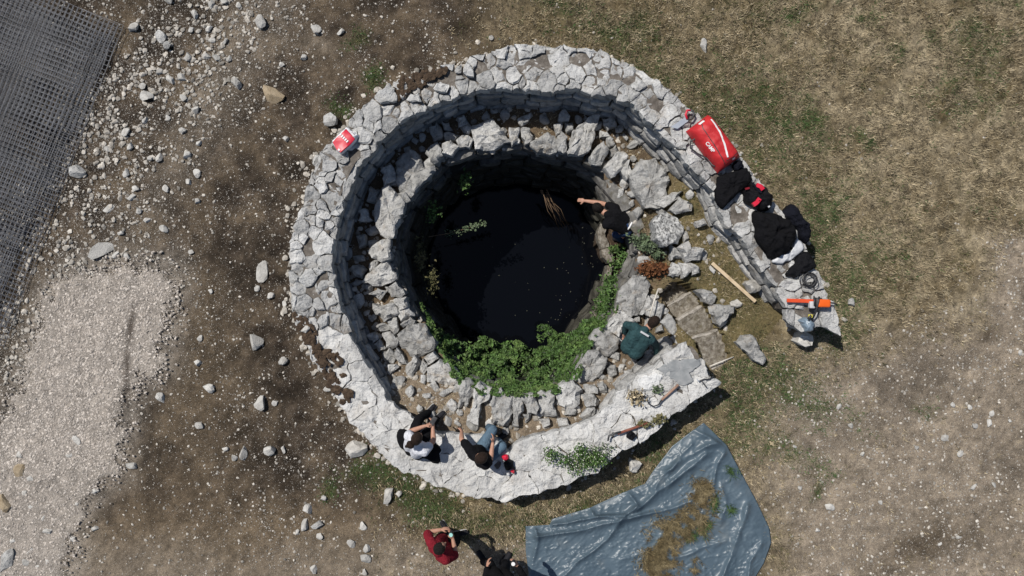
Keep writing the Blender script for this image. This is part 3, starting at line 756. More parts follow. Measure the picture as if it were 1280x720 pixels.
# ------------------------------------------------------------------ the well: kerb and lining
well = empty('well', (0, 0, 0), 'deep round stone well with rough kerb stones, dark water at its bottom', 'well')
FR = {'A': (340, 40), 'B': (600, 40), 'C': (340, 200), 'D': (600, 200), 'E': (340, 360), 'F': (600, 360), 'G': (420, 480), 'H': (660, 440)}
def fr(k, pts): return [(FR[k][0] + a / 4, FR[k][1] + b / 4) for a, b in pts]
KERB_ST = [('A', [(1005, 470), (1085, 435), (1140, 480), (1185, 545), (1110, 572), (1020, 578), (1008, 530)]), ('A', [(1185, 480), (1230, 470), (1235, 535), (1195, 560)]),
    ('B', [(205, 480), (255, 475), (265, 535), (225, 560)]), ('A', [(920, 540), (965, 505), (1000, 530), (990, 575), (930, 580)]), ('A', [(845, 560), (890, 545), (925, 575), (900, 610), (855, 610)]),
    ('A', [(765, 580), (820, 560), (860, 625), (815, 660), (770, 610)]), ('A', [(625, 640), (690, 585), (730, 610), (745, 665), (805, 670), (808, 695), (750, 750), (695, 825), (640, 780), (618, 710)]),
    ('B', [(255, 540), (330, 500), (375, 520), (382, 590), (330, 605), (270, 585)]), ('B', [(380, 545), (410, 500), (435, 530), (432, 595), (395, 605)]),
    ('B', [(500, 470), (560, 420), (595, 425), (578, 460), (582, 510), (545, 590), (510, 615), (450, 610), (440, 590), (470, 540)]),
    ('B', [(545, 620), (620, 545), (640, 600), (605, 660), (560, 658)]), ('B', [(618, 680), (700, 595), (738, 620), (728, 680), (660, 720)]),
    ('B', [(710, 700), (745, 650), (765, 700), (735, 740)]), ('C', [(510, 230), (550, 150), (590, 135), (665, 210), (640, 300), (600, 388), (540, 372), (515, 310)]),
    ('C', [(630, 165), (660, 150), (690, 200), (660, 208)]), ('C', [(470, 450), (580, 390), (602, 500), (550, 518), (500, 492)]), ('C', [(445, 610), (520, 530), (580, 515), (622, 600), (570, 628), (500, 628)]),
    ('C', [(575, 640), (620, 615), (662, 660), (640, 688), (590, 682)]), ('E', [(600, 60), (665, 45), (682, 100), (640, 112)]), ('E', [(630, 110), (680, 100), (708, 140), (650, 168)]),
    ('E', [(645, 180), (690, 150), (718, 165), (702, 188), (650, 196)]), ('E', [(625, 230), (680, 190), (760, 180), (812, 280), (800, 312), (740, 347), (690, 337), (650, 290)]),
    ('E', [(760, 350), (810, 320), (832, 345), (790, 382)]), ('E', [(785, 405), (840, 360), (910, 400), (952, 440), (890, 497), (820, 472), (780, 470)]),
    ('E', [(940, 480), (975, 455), (1015, 480), (1010, 530), (970, 595), (935, 602)]), ('E', [(1015, 500), (1042, 475), (1097, 500), (1085, 550), (1040, 590), (1030, 682), (970, 662), (1000, 590)]),
    ('E', [(1105, 520), (1150, 500), (1202, 550), (1200, 620), (1162, 695), (1108, 682)]), ('E', [(1208, 545), (1247, 535), (1257, 600), (1230, 692), (1202, 690)]),
    ('F', [(212, 540), (262, 530), (302, 600), (290, 642), (240, 622)]), ('F', [(290, 530), (345, 515), (372, 560), (382, 642), (320, 657), (300, 600)]),
    ('F', [(375, 520), (410, 470), (460, 458), (508, 510), (492, 592), (440, 624), (400, 592)]), ('F', [(468, 450), (540, 308), (590, 322), (632, 360), (602, 440), (540, 492), (500, 482)]),
    ('F', [(553, 260), (600, 208), (652, 210), (692, 260), (682, 320), (640, 342), (588, 320)]), ('F', [(610, 205), (662, 160), (700, 112), (760, 160), (772, 190), (710, 195), (690, 245), (650, 208)]),
    ('F', [(698, 104), (695, 20), (720, -10), (770, -58), (822, -62), (855, -8), (838, 40), (800, 112), (755, 142)]), ('F', [(802, 130), (842, 45), (925, 90), (902, 150), (850, 142)]),
    ('D', [(748, 80), (800, 20), (870, 0), (922, 40), (947, 90), (932, 160), (880, 242), (830, 232), (780, 170)])]
for k, pts_ in KERB_ST:
    px = fr(k, pts_)
    w = np.array([list(PL(u, v, 0.22)) for u, v in px])
    z = float(w[:, 2].mean()) + rng.uniform(-.03, .05); w[:, :2] = w[:, :2].mean(0) + (w[:, :2] - w[:, :2].mean(0)) * 1.07
    me = slab_mesh(w[:, :2], z - 0.5, z, amp=0.045, tilt=0.08, rough=0.035, edge=0.045)
    link('kerb_stone', me, M_grey, well)
# lining: a mortar shell with stones in courses
LIN_BOT = -2.75
nL = 72
top_ring = resample([tuple(p) for p in KERBs], nL, True)
def lin_pt(i, t, grow=0.0):
    p = top_ring[i % nL]; d = p[:2] - WELL_C
    q = WELL_C + d * (1 - 0.13 * t) + d / np.linalg.norm(d) * grow
    zt = float(ledge_z(p[0], p[1])) + 0.02
    return np.array([q[0], q[1], zt + (LIN_BOT - 0.4 - zt) * t])
V_, F_ = [], []
rows = [0, .2, .4, .6, .8, 1]
for t in rows:
    for i in range(nL): V_.append(lin_pt(i, t, 0.09))
for r_ in range(len(rows) - 1):
    for i in range(nL):
        j = (i + 1) % nL
        F_.append((r_ * nL + i, r_ * nL + j, (r_ + 1) * nL + j, (r_ + 1) * nL + i))
link('lining_core', pymesh(V_, F_, True), M_shaft_dark, well)
n_lin = 0
per_top = np.sum(np.hypot(*(np.roll(top_ring, -1, 0) - top_ring)[:, :2].T))
for course in range(9):
    t = (course + 0.5) / 9 * 0.95
    f = rng.random() * 3
    while f < nL + 0.0:
        ln = rng.uniform(0.3, 0.62)
        st_ = ln / (per_top * (1 - .13 * t)) * nL
        i = f + st_ / 2
        a, b = lin_pt(int(i), t), lin_pt(int(i) + 1, t)
        p = a + (b - a) * (i - int(i)); tg = b - a
        hc = (-LIN_BOT + 0.0) / 9 * 1.02
        out = p[:2] - WELL_C; out /= np.linalg.norm(out)
        if n_lin < 300:
            block('lining_stone', rng.randrange(10), M_shaft if course + rng.random() * 2 < 3.2 else M_shaft_dark, (p[0] + out[0] * rng.uniform(.06, .12), p[1] + out[1] * rng.uniform(.06, .12), p[2] + rng.uniform(-.03, .03)), tg, (ln * 1.03, 0.26, hc * rng.uniform(.92, 1.08)), well); n_lin += 1
        f += st_
# landing on the right of the shaft, half way down, with its pale curved kerb
LAND_PX = [(745, 285), (749, 310), (762, 328), (764, 350), (750, 385), (738, 412), (748, 425), (770, 400), (785, 372), (800, 345), (812, 320), (808, 290), (790, 262), (765, 255)]
LZ = -1.25
me = slab_mesh(PP([(u + (7 if u < 766 else 0), v) for u, v in LAND_PX], LZ), LZ - 1.6, LZ, amp=0.05, tilt=0, rough=0.04, edge=0.04)
link('landing', me, M_soil, well)
for px in ([(746, 290), (751, 278), (758, 282), (758, 296), (762, 308), (752, 312)], [(752, 313), (762, 309), (768, 320), (770, 328), (762, 329), (754, 322)], [(760, 331), (767, 333), (764, 352), (757, 352)], [(757, 353), (763, 354), (757, 372), (751, 374)], [(750, 376), (756, 374), (748, 396), (742, 402), (740, 398)]):
    me = slab_mesh(PP(px, LZ + .1), LZ - 0.3, LZ + 0.1, amp=0.015, tilt=0.02, rough=0.02)
    link('landing_kerb', me, M_step, well)
# water
wp = [tuple(lin_pt(i, 0.97, 0.35)[:2]) for i in range(0, nL, 2)]
me = pymesh([(x, y, LIN_BOT) for x, y in wp], [tuple(range(len(wp)))], False)
link('water', me, M_water, kind='structure')
me = pymesh([(x, y, LIN_BOT - .38) for x, y in wp], [tuple(range(len(wp)))], False)
link('well_bottom', me, M_soil, kind='structure')

# ------------------------------------------------------------------ stone stairs, bottom right
stairs = empty('stone_stairs', (2.9, -0.8, 0), 'short flight of worn mossy stone steps between the wall ends', 'steps')
def SZ(pts_): return [(820 + a / 5.14, 330 + b / 5.14) for a, b in pts_]
ST = [([(-5, 200), (115, 100), (205, 122), (222, 165), (70, 262), (5, 240)], -0.62), ([(68, 266), (235, 173), (290, 238), (275, 264), (140, 358), (95, 320)], -0.47), ([(135, 362), (290, 268), (352, 288), (392, 400), (380, 428), (205, 475), (165, 420)], -0.32),
      ([(210, 478), (400, 424), (505, 500), (505, 598), (350, 672), (318, 640), (262, 505)], -0.17), ([(350, 678), (505, 603), (570, 640), (540, 730), (390, 740)], -0.045)]
EDG = [((-5, 200), (118, 102)), ((68, 268), (236, 174)), ((134, 364), (292, 269)), ((210, 482), (402, 425)), ((348, 680), (500, 605))]
for (px, z), (a, b) in zip(ST, EDG):
    w = PP(SZ(px), z)
    link('step', slab_mesh(w, z - 0.55, z, amp=0.022, tilt=0.015, rough=0.02, edge=0.02), M_step, stairs)
    a, b = np.array(a, float), np.array(b, float); n_ = np.array([-(b - a)[1], (b - a)[0]]); n_ /= np.linalg.norm(n_)
    if n_[1] > 0: n_ = -n_
    ed = [a, a * .5 + b * .5 + nr.randn(2) * 3, b, b - n_ * 9, a * .4 + b * .6 - n_ * rng.uniform(9, 16), a - n_ * 10]
    ed = [tuple(q + n_ * 6) for q in ed]
    link('lit_riser_strip', slab_mesh(PP(SZ(ed), z), z - 0.2, z + .012, amp=0.012, tilt=0.0, rough=0.025, edge=0.012), M_lit_edge, stairs)  # pale strip along the step front, sunlit riser painted in
for k, px in (('F', [(900, 170), (940, 125), (1007, 212), (962, 237)]), ('F', [(950, 252), (1010, 217), (1037, 262), (985, 285)])):
    z = -0.12
    link('side_stone', slab_mesh(PP(fr(k, px), z), z - .5, z, amp=.02, tilt=.02, rough=.02, edge=.015), M_cap, stairs)

# ------------------------------------------------------------------ loose stones on the terrace
LOOSE_G = 'loose rocks on the terrace'
LOOSE = [('A', [(790, 470), (830, 450), (852, 520), (810, 552), (795, 520)], None), ('A', [(920, 420), (960, 410), (980, 450), (930, 470)], None), ('A', [(850, 455), (880, 445), (897, 485), (860, 500)], None), ('A', [(940, 470), (985, 452), (1005, 490), (985, 512), (940, 492)], None),
    ('A', [(855, 510), (900, 500), (925, 520), (910, 545), (860, 545)], None), ('B', [(145, 470), (190, 470), (202, 540), (155, 562)], None), ('B', [(185, 430), (250, 400), (258, 432), (205, 472)], None), ('B', [(390, 410), (430, 385), (452, 420), (430, 447), (395, 442)], None),
    ('B', [(375, 460), (412, 450), (417, 490), (385, 522)], None), ('B', [(425, 455), (470, 448), (470, 492), (435, 502)], None), ('B', [(440, 560), (470, 480), (497, 490), (455, 572)], None), ('B', [(608, 430), (670, 424), (682, 470), (640, 492), (610, 462)], None),
    ('B', [(598, 490), (640, 500), (647, 527), (605, 527)], None), ('B', [(632, 530), (667, 530), (680, 565), (645, 582)], None), ('B', [(648, 590), (687, 570), (692, 605), (655, 627)], None),
    ('D', [(865, 210), (905, 180), (960, 158), (1017, 148), (1002, 187), (915, 245)], 'long pale boulder lying slantwise beside the big cracked kerb rock'), ('D', [(953, 255), (1005, 178), (1067, 215), (1062, 247), (980, 267)], 'smooth grey boulder right of the long slanting boulder'),
    ('D', [(985, 440), (1040, 403), (1062, 440), (1122, 440), (1107, 492), (1040, 503)], 'rough white boulder between the speckled boulder and the wooden batten'), ('D', [(952, 430), (985, 445), (1022, 490), (960, 492)], None), ('D', [(943, 540), (970, 508), (1012, 540), (1002, 592), (950, 582)], None),
    ('D', [(1000, 520), (1050, 503), (1062, 560), (1020, 597)], None), ('D', [(1055, 510), (1102, 530), (1097, 560), (1065, 572)], None), ('D', [(1075, 310), (1127, 298), (1132, 327), (1085, 332)], None),
    ('F', [(1165, 120), (1190, 95), (1250, 88), (1282, 100), (1250, 160), (1215, 200), (1190, 180)], 'grey weathered rock with dark holes right of the steps'), ('F', [(1080, 15), (1110, 8), (1160, 15), (1185, 45), (1160, 80), (1125, 75)], 'brown grey block above the right end of the steps'),
    ('E', [(570, 0), (640, -12), (662, 30), (620, 47), (575, 27)], None), ('E', [(500, 82), (560, 90), (612, 75), (642, 130), (560, 167), (510, 132)], None), ('E', [(575, 160), (622, 153), (632, 200), (605, 232), (580, 197)], None), ('E', [(550, 230), (590, 213), (637, 270), (627, 302), (570, 297)], None),
    ('E', [(525, 190), (570, 173), (587, 210), (545, 222)], None), ('E', [(468, 235), (510, 213), (537, 245), (505, 282)], None), ('E', [(513, 290), (540, 253), (562, 300), (530, 322)], None), ('E', [(550, 330), (585, 298), (617, 330), (602, 377), (565, 372)], None), ('E', [(605, 350), (630, 308), (682, 375), (640, 392)], None),
    ('E', [(573, 385), (612, 380), (637, 405), (590, 437)], None), ('E', [(663, 440), (680, 380), (715, 338), (742, 380), (702, 447)], None), ('E', [(730, 420), (755, 353), (777, 390), (765, 432)], None), ('E', [(743, 435), (770, 435), (767, 482), (745, 472)], None),
    ('C', [(428, 380), (465, 373), (472, 420), (445, 437)], None), ('C', [(388, 545), (430, 518), (467, 545), (440, 592)], None), ('C', [(480, 510), (520, 498), (527, 542), (490, 557)], None), ('C', [(540, 30), (600, 20), (622, 100), (560, 142)], None), ('C', [(480, 140), (542, 150), (510, 222), (470, 202)], None),
    ('C', [(430, 250), (480, 240), (492, 300), (440, 312)], None), ('C', [(478, 670), (530, 640), (572, 660), (540, 700)], None), ('F', [(520, 492), (580, 487), (585, 525), (525, 527)], None), ('F', [(515, 540), (550, 528), (585, 545), (578, 595), (530, 598)], None), ('F', [(590, 480), (620, 470), (630, 520), (600, 530)], None),
    ('F', [(500, 640), (540, 600), (572, 605), (560, 645), (520, 658)], None), ('F', [(215, 640), (240, 612), (258, 650), (230, 680)], None), ('F', [(720, 420), (770, 410), (762, 450), (735, 460)], None), ('F', [(665, 480), (700, 455), (727, 485), (690, 505)], None), ('F', [(630, 400), (680, 390), (685, 440), (645, 450)], None), ('F', [(755, 345), (795, 335), (790, 375), (765, 372)], None),
    ('F', [(820, 330), (860, 320), (870, 360), (835, 385)], None), ('F', [(880, 195), (908, 188), (912, 215), (885, 222)], None), ('F', [(765, 150), (795, 140), (800, 170), (775, 172)], None), ('F', [(385, 665), (430, 655), (440, 690), (400, 700)], None), ('F', [(300, 665), (340, 660), (345, 690), (310, 698)], None)]
def loose_words(x, y):
    if y > 1.3 and x < 0.9: t = ('small grey rock in the shade of the wall at the top of the terrace', 'loose rocks along the top of the terrace')
    elif x > 0.9 and y > -0.4: t = ('small pale rock on the dry turf of the terrace at upper right', 'loose rocks on the upper right of the terrace')
    elif x < -1.6 and y > -1.2: t = ('small grey white rock on the left of the terrace between wall and kerb', 'loose rocks on the left of the terrace')
    elif x > 0.9: t = ('small block of rubble around the feet of the man in the teal jacket', 'rubble blocks beside the teal jacketed man')
    else: t = ('small rock on the pale earth before the seated pair', 'loose rocks at the bottom of the terrace')
    return t[0], 'rock', t[1]
def loose_stone(px, label, m, h=None, name='loose_stone', base=None):
    w = np.array([list(PL(u, v, 0.1)) for u, v in px])
    size = np.sqrt(np.mean(np.sum((w[:, :2] - w[:, :2].mean(0)) ** 2, 1)))
    h = h or min(0.34, 0.06 + size * 0.75)
    zl = float(ledge_z(w[:, 0].mean(), w[:, 1].mean())) if base is None else base
    w = PP(px, zl + h)
    c = w.mean(0)
    me = slab_mesh(w - c, -0.12, h, amp=0.04, tilt=0.16, rough=0.035, edge=0.05, off=tuple(c))
    o = link(name, me, m, loc=(c[0], c[1], zl))
    return tag(o, label, 'rock') if label else tag(o, *loose_words(c[0], c[1]))
for k, pts_, lb in LOOSE: loose_stone(fr(k, pts_), lb, M_grey)
loose_stone(fr('D', [(868, 315), (890, 275), (928, 258), (990, 280), (1027, 340), (1002, 402), (930, 442), (880, 402)]), 'large rounded boulder speckled black and white with lichen', M_speck, 0.36)
loose_stone(fr('D', [(758, 240), (800, 208), (888, 270), (872, 302), (800, 312)]), 'black speckled rock in the corner above the crouching man', M_speck, 0.3, base=-0.8)
loose_stone(fr('D', [(655, 175), (690, 135), (752, 108), (795, 200), (772, 244), (700, 232)]), 'grey brown rock face just behind the man in the shaft', M_grey, 0.3, base=-0.75)
loose_stone([(922, 428), (930, 421), (944, 419), (950, 433), (957, 448), (955, 456), (943, 452), (935, 441)], 'pale wedge shaped boulder on the grass outside the steps', M_grey, 0.22, base=0.0)
loose_stone([(932, 356), (945, 350), (956, 346), (960, 352), (953, 362), (940, 367)], 'white rock at the foot of the wall beside the wooden batten', M_rock, 0.2, base=0.0)
loose_stone([(785, 579), (789, 573), (802, 582), (796, 592), (787, 588)], 'squarish pale brown stone in the shade between wall and tarpaulin', M_rock, 0.14, base=0.0)
loose_stone([(996, 427), (1000, 419), (1010, 416), (1017, 420), (1016, 431), (1006, 434)], 'pale grey block on the grass below the wall end and chainsaw', M_rock, 0.3, base=0.0)
loose_stone([(914, 376), (924, 374), (929, 379), (921, 385), (915, 384)], 'small white stone on the grass right of the steps', M_rock, 0.08, base=0.0)
# further rubble on the terrace: one by one where they read, the small fry joined
poly_done = [np.array(fr(k, p_)).mean(0) for k, p_ in KERB_ST] + [np.array(fr(k, p_)).mean(0) for k, p_, _ in LOOSE]
cnt = 0; tries = 0; placed = []
inner_poly = IN[:, :2]
while cnt < 90 and tries < 9000:
    tries += 1
    x, y = rng.uniform(-3.1, 3.4), rng.uniform(-2.5, 3.2)
    if not inpoly(np.array([x]), np.array([y]), inner_poly)[0] or inpoly(np.array([x]), np.array([y]), KERB[:, :2])[0]: continue
    if inpoly(np.array([x]), np.array([y]), STAIR)[0]: continue
    if segdist(np.array([x]), np.array([y]), in2)[0] < 0.1 or segdist(np.array([x]), np.array([y]), [tuple(p) for p in KERB[:, :2]], True)[0] < 0.12: continue
    z = float(ledge_z(x, y)); u, v = 640 + x * FPX / (CAM_H - z), 360 - y * FPX / (CAM_H - z)
    if x > 2.1 and rng.random() < 0.85: continue
    if any(math.hypot(u - a, v - b) < 13 for a, b in poly_done): continue
    r = rng.uniform(0.06, 0.12)
    if any(math.hypot(x - a, y - b) < r + q for a, b, q in placed): continue
    placed.append((x, y, r * 0.9))
    o = rock('loose_stone', rng.randrange(10), M_grey, (x, y, z + r * 0.35), (r * rng.uniform(.9, 1.4), r, r * rng.uniform(.6, .9)))
    tag(o, *loose_words(x, y)); cnt += 1

# ------------------------------------------------------------------ stones scattered as stuff
SM = [rock_proto(300 + k, 1, 5) for k in range(12)]
SMV = np.array([v for v, f in SM]); SMF = SM[0][1]
def scatter_mesh(C, S, protos=None):
    """C (n,3) centres, S (n,3) half sizes"""
    n = len(C)
    k = nr.randint(0, len(SMV), n); v = SMV[k] * S[:, None, :]
    a = nr.rand(n) * 6.283; ca, sa = np.cos(a)[:, None], np.sin(a)[:, None]
    q = np.stack([v[..., 0] * ca - v[..., 1] * sa, v[..., 0] * sa + v[..., 1] * ca, v[..., 2]], -1) + C[:, None, :]
    m_ = v.shape[1]
    F_ = (SMF[None] + (np.arange(n) * m_)[:, None, None]).reshape(-1, 3)
    return npmesh(q.reshape(-1, 3), F_, tint=np.repeat(np.clip(nr.normal(.5, .28, n), 0, 1), m_))
def rand_pts(n, x0=-10, x1=10, y0=-6, y1=6): return nr.uniform(x0, x1, n), nr.uniform(y0, y1, n)
def sizes(n, lo, hi, pw=2.5):
    s = lo + (hi - lo) * nr.rand(n) ** pw
    return np.column_stack([s * nr.uniform(.8, 1.5, n), s, s * nr.uniform(.45, .8, n)]), s
# pebbles in the dark soil and on the dusty ground
x, y = rand_pts(150000)
_, tm_, gm_, dm_, gv_ = zones(x, y)
out = ~inpoly(x, y, np.concatenate([OUT[:, :2], PP([(890, 460), (1000, 410)], 0)]))
u_, v_ = U(x), V(y)
band = np.exp(-((u_ + 0.62 * v_ - 260) / 100) ** 2)
clump = fbm(x * 1.6, y * 1.6, 123)
dens = np.where(gv_, 0, (1 - tm_) * (0.30 + 0.75 * band) * (0.3 + 1.4 * np.clip((clump - 0.3) * 2, 0, 1)) + dm_ * 0.19 + tm_ * 0.02)
ok = out & (nr.rand(len(x)) < dens)
x, y = x[ok], y[ok]; band = band[ok]
S, s = sizes(len(x), .004, .032, 3.6)
fac = (0.75 + 0.7 * band); S *= fac[:, None]; s *= fac
link('scattered_pebbles', scatter_mesh(np.column_stack([x, y, rough_ground(x, y) + s * .25]), S), M_pebble, kind='stuff')
# the pale gravel heap
x, y = rand_pts(125000, -10, -5, -6, 0.6)
ok = inpoly(x + .5 * (fbm(x * 5, y * 5, 141) - .5) + nr.randn(len(x)) * .13, y + .5 * (fbm(x * 5, y * 5, 151) - .5) + nr.randn(len(x)) * .13, GRAVEL)
ok &= (nr.rand(len(x)) < .55 + .45 * (y > -3))
pu, pv = x * 75 + 640, 360 - y * 75
ok &= nr.rand(len(x)) > np.clip(blob(pu, pv, 166, 405, 5, 20, 4) + blob(pu, pv, 160, 462, 5, 40, 2), 0, .95)
x, y = x[ok], y[ok]
S, s = sizes(len(x), .006, .022, 4)
link('gravel', scatter_mesh(np.column_stack([x, y, rough_ground(x, y) + .036 + s * .2]), S), M_gravel, kind='stuff')
# small rubble on the terrace
x, y = rand_pts(9000, -3.3, 3.6, -2.6, 3.4)
ok = inpoly(x, y, inner_poly) & ~inpoly(x, y, KERB[:, :2]) & ~inpoly(x, y, STAIR) & (nr.rand(len(x)) < np.where(x > 2.2, .12, .5) + .4 * (y < -1.2))
x, y = x[ok], y[ok]
S, s = sizes(len(x), .01, .055, 2.5)
link('terrace_rubble', scatter_mesh(np.column_stack([x, y, ledge_z(x, y) + rough_ground(x, y) + s * .3]), S), M_pebble, kind='stuff')

SOIL_PX = ([(366, 392), (378, 396), (388, 405), (396, 418), (394, 432), (386, 434), (376, 415)], [(388, 436), (398, 430), (413, 438), (426, 446), (428, 455), (414, 462), (404, 462)],
           [(404, 464), (418, 462), (431, 470), (429, 482), (420, 494), (416, 490)], [(424, 496), (432, 486), (440, 490), (438, 503), (428, 505)],
           [(500, 98), (520, 90), (540, 88), (560, 84), (560, 92), (540, 100), (525, 110), (510, 118), (500, 112)], [(478, 118), (490, 108), (505, 104), (505, 125), (492, 132), (484, 128)])
for px in SOIL_PX:
    pol = PP(px, .6); lo, hi = pol.min(0), pol.max(0)
    x, y = nr.uniform(lo[0], hi[0], 1500), nr.uniform(lo[1], hi[1], 1500)
    jx, jy = .09 * (vnoise(x * 11, y * 11, 3) - .5), .09 * (vnoise(x * 11, y * 11, 4) - .5)
    ok = inpoly(x + jx, y + jy, pol) & (fbm(x * 12, y * 12, 77) > .45); x, y = x[ok], y[ok]
    S, s_ = sizes(len(x), .008, .042, 2.5)
    link('earth_clods', scatter_mesh(np.column_stack([x, y, wall_z(x) + .012 + s_ * .15]), S), M_soil, wall, kind='stuff')
fx_ = nr.rand(2600) * totO[-1]
x = np.interp(fx_, totO, OUTr[:, 0]); y = np.interp(fx_, totO, OUTr[:, 1])
cc_ = MID[:, :2].mean(0); dx_, dy_ = x - cc_[0], y - cc_[1]; dl = np.hypot(dx_, dy_)
ofs = np.abs(nr.randn(2600)) * .16 + .02; x = x + dx_ / dl * ofs; y = y + dy_ / dl * ofs
ok = (nr.rand(2600) < np.where(x < -.8, .8, .25)) & ~inpoly(x, y, WALL_POLY); x, y = x[ok], y[ok]
S, s_ = sizes(len(x), .008, .055, 2.6)
link('wall_foot_rubble', scatter_mesh(np.column_stack([x, y, rough_ground(x, y) + s_ * .25]), S), M_pebble, kind='stuff')
# ------------------------------------------------------------------ rocks on the ground, each its own
RK = [(326, 28, 15, 'pale angular rock lying on dark soil near the top edge, right of the dusty track'), (185, 121, 14, 'white chunky rock at the lower end of the dusty track'), (97, 214, 19, 'big grey rock close to the edge of the wire mesh stack'),
      (129, 313, 22, 'long flat pale rock above the top of the gravel heap'), (137, 262, 12, 'rounded white rock above the long flat rock'), (327, 337, 20, 'broad flat pale rock in dark soil left of the ring wall'), (297, 105, 14, 'yellowish white wedge of rock in the dark soil'),
      (342, 120, 22, 'flat tan slab half sunk in the soil'), (200, 46, 15, 'blue grey boulder in the rock cluster right of the wire mesh'), (210, 56, 11, 'small white rock below the blue grey boulder'), (168, 35, 12, 'white rock at the left end of the rock cluster'), (412, 151, 20, 'pointed grey slab standing by the wall near the red plastic bag'),
      (397, 200, 15, 'grey rock against the wall below the red plastic bag'), (395, 37, 12, 'white stone lying above the pale dusty spot'), (321, 427, 19, 'tall cream rock in dark soil left of the wall'), (355, 452, 11, 'small pyramid shaped rock right of the tall cream rock'), (327, 503, 16, 'sharp edged white rock in dark soil below the cream rock'),
      (262, 485, 13, 'pale oval rock alone on the brown dust'), (201, 497, 12, 'rounded pale rock near the lower corner of the gravel'), (92, 548, 15, 'flat white rock in the lower gravel'), (28, 589, 17, 'bright white rock in the gravel near the ochre rock'), (8, 628, 20, 'ochre yellow rock at the left edge of the gravel'),
      (70, 575, 13, 'white flat rock in the gravel right of the bright white rock'), (62, 600, 12, 'small white rock below the flat rock in gravel'), (340, 562, 15, 'jagged white rock in dark soil, largest of a ragged pair'), (305, 566, 11, 'thin white rock left of the jagged white rock'), (445, 560, 24, 'large white boulder beside the wall, behind the seated woman'),
      (486, 619, 18, 'pale rock on the grass below the ring wall'), (499, 618, 9, 'small stone touching the right side of the pale rock on grass'), (386, 637, 13, 'white rock on dusty ground, upper one of a close trio'), (397, 656, 13, 'grey brown rock of the close trio, right hand one'), (381, 655, 13, 'cream rock of the close trio, left hand one'), (456, 698, 13, 'egg shaped white rock on the dust near the bottom edge'),
      (392, 711, 10, 'round white stone at the very bottom edge'), (165, 582, 12, 'white rock just right of the gravel edge'), (10, 702, 24, 'flat blue grey rock in the bottom left corner'), (37, 690, 14, 'white flat rock near the bottom left corner'), (880, 59, 13, 'flat pale stone alone on the dry grass above the wall'), (1064, 379, 11, 'grey white stone on the grass right of the chainsaw'),
      (1035, 634, 11, 'white stone on the stony dust right of the tarpaulin'), (1180, 546, 9, 'small bright stone on the dusty ground at right'), (614, 47, 7, 'small white stone just above the top of the wall'), (382, 412, 10, 'rounded stone on the soil covered shoulder of the wall'), (355, 562, 8, 'tiny white chip right of the jagged rock')]
for u, v, d, lb in RK:
    s = d / 75 / 2 * 1.08
    m = M_rocky if 'ochre' in lb or ' tan ' in lb else (M_grey if 'grey' in lb else M_rock)
    el = 1.5 if ('long' in lb or 'flat' in lb or 'thin' in lb) else 1.15
    fl = 0.4 if 'flat' in lb else 0.7
    z = 0.55 if 'wall, ' in lb and 'shoulder' in lb else (0.6 if 'shoulder' in lb else 0)
    p = P(u, v, z)
    tag(rock('rock', rng.randrange(10), m, (p.x, p.y, z + s * fl * .55), (s * el, s / math.sqrt(el), s * fl), R(40) if 'long' in lb else None), lb, 'rock')
cnt = 0; got = [(u, v) for u, v, _, _ in RK]
regs = [((120, 0, 300, 330), 38, 'fist sized grey white rock in the stony dark soil between wire mesh and dusty track', 'rocks beside the wire mesh'), ((230, 40, 430, 520), 18, 'pale lump of limestone on the dark soil left of the ring wall', 'rocks left of the ring wall'),
        ((230, 520, 470, 715), 10, 'pale stone on the dusty ground at lower left of the ring wall', 'stones at lower left'), ((5, 560, 120, 715), 16, 'coarse white lump in the lower gravel', 'lumps in the gravel'), ((960, 430, 1275, 715), 20, 'pale stone on the dusty ground at lower right', 'stones at lower right')]
for (x0, y0, x1, y1), n, lb, g in regs:
    k = 0; t = 0
    while k < n and t < 3000:
        t += 1
        u, v = rng.uniform(x0, x1), rng.uniform(y0, y1)
        p = P(u, v)
        if 'wire mesh' in g and not (60 + 0.0 < u + 0.45 * v - 150 < 190): continue
        if inpoly(np.array([p.x]), np.array([p.y]), OUT[:, :2])[0] or segdist(np.array([p.x]), np.array([p.y]), out2)[0] < .15: continue
        if 'gravel' not in g and inpoly(np.array([p.x]), np.array([p.y]), GRAVEL)[0]: continue
        if u < 970 and v > 520 and u > 600: continue
        if any(math.hypot(u - a, v - b) < 11 for a, b in got): continue
        got.append((u, v))
        s = rng.uniform(7, 11) / 150 * (.75 if 'lower right' in g else 1)
        tag(rock('rock', rng.randrange(10), M_rock, (p.x, p.y, s * .4), (s * rng.uniform(1, 1.4), s, s * rng.uniform(.5, .8))), lb, 'rock', g); k += 1

# ------------------------------------------------------------------ grass and plants
def blades(x, y, z, h, w, lean, name, m, kind='stuff', parent=None, tint=None):
    n = len(x)
    a = nr.rand(n) * 6.283
    ln = h * lean
    up = h * np.sqrt(np.maximum(.05, 1 - np.minimum(lean, 1) ** 2))
    dx, dy = np.cos(a), np.sin(a)
    base = np.column_stack([x, y, z])
    side = np.column_stack([-dy, dx, np.zeros(n)]) * (w / 2)[:, None]
    tip = base + np.column_stack([dx * ln, dy * ln, up])
    mid = base + np.column_stack([dx * ln * .5, dy * ln * .5, up * .7]) if False else None
    V_ = np.stack([base - side, base + side, tip], 1).reshape(-1, 3)
    F_ = np.arange(3 * n).reshape(n, 3)
    t = np.repeat(np.clip(nr.normal(.5, .3, n), 0, 1) if tint is None else tint, 3)
    return link(name, npmesh(V_, F_, tint=t), m, parent, kind)
ring_poly = np.concatenate([OUT[:, :2], PP([(890, 466), (1000, 412)], 0)])
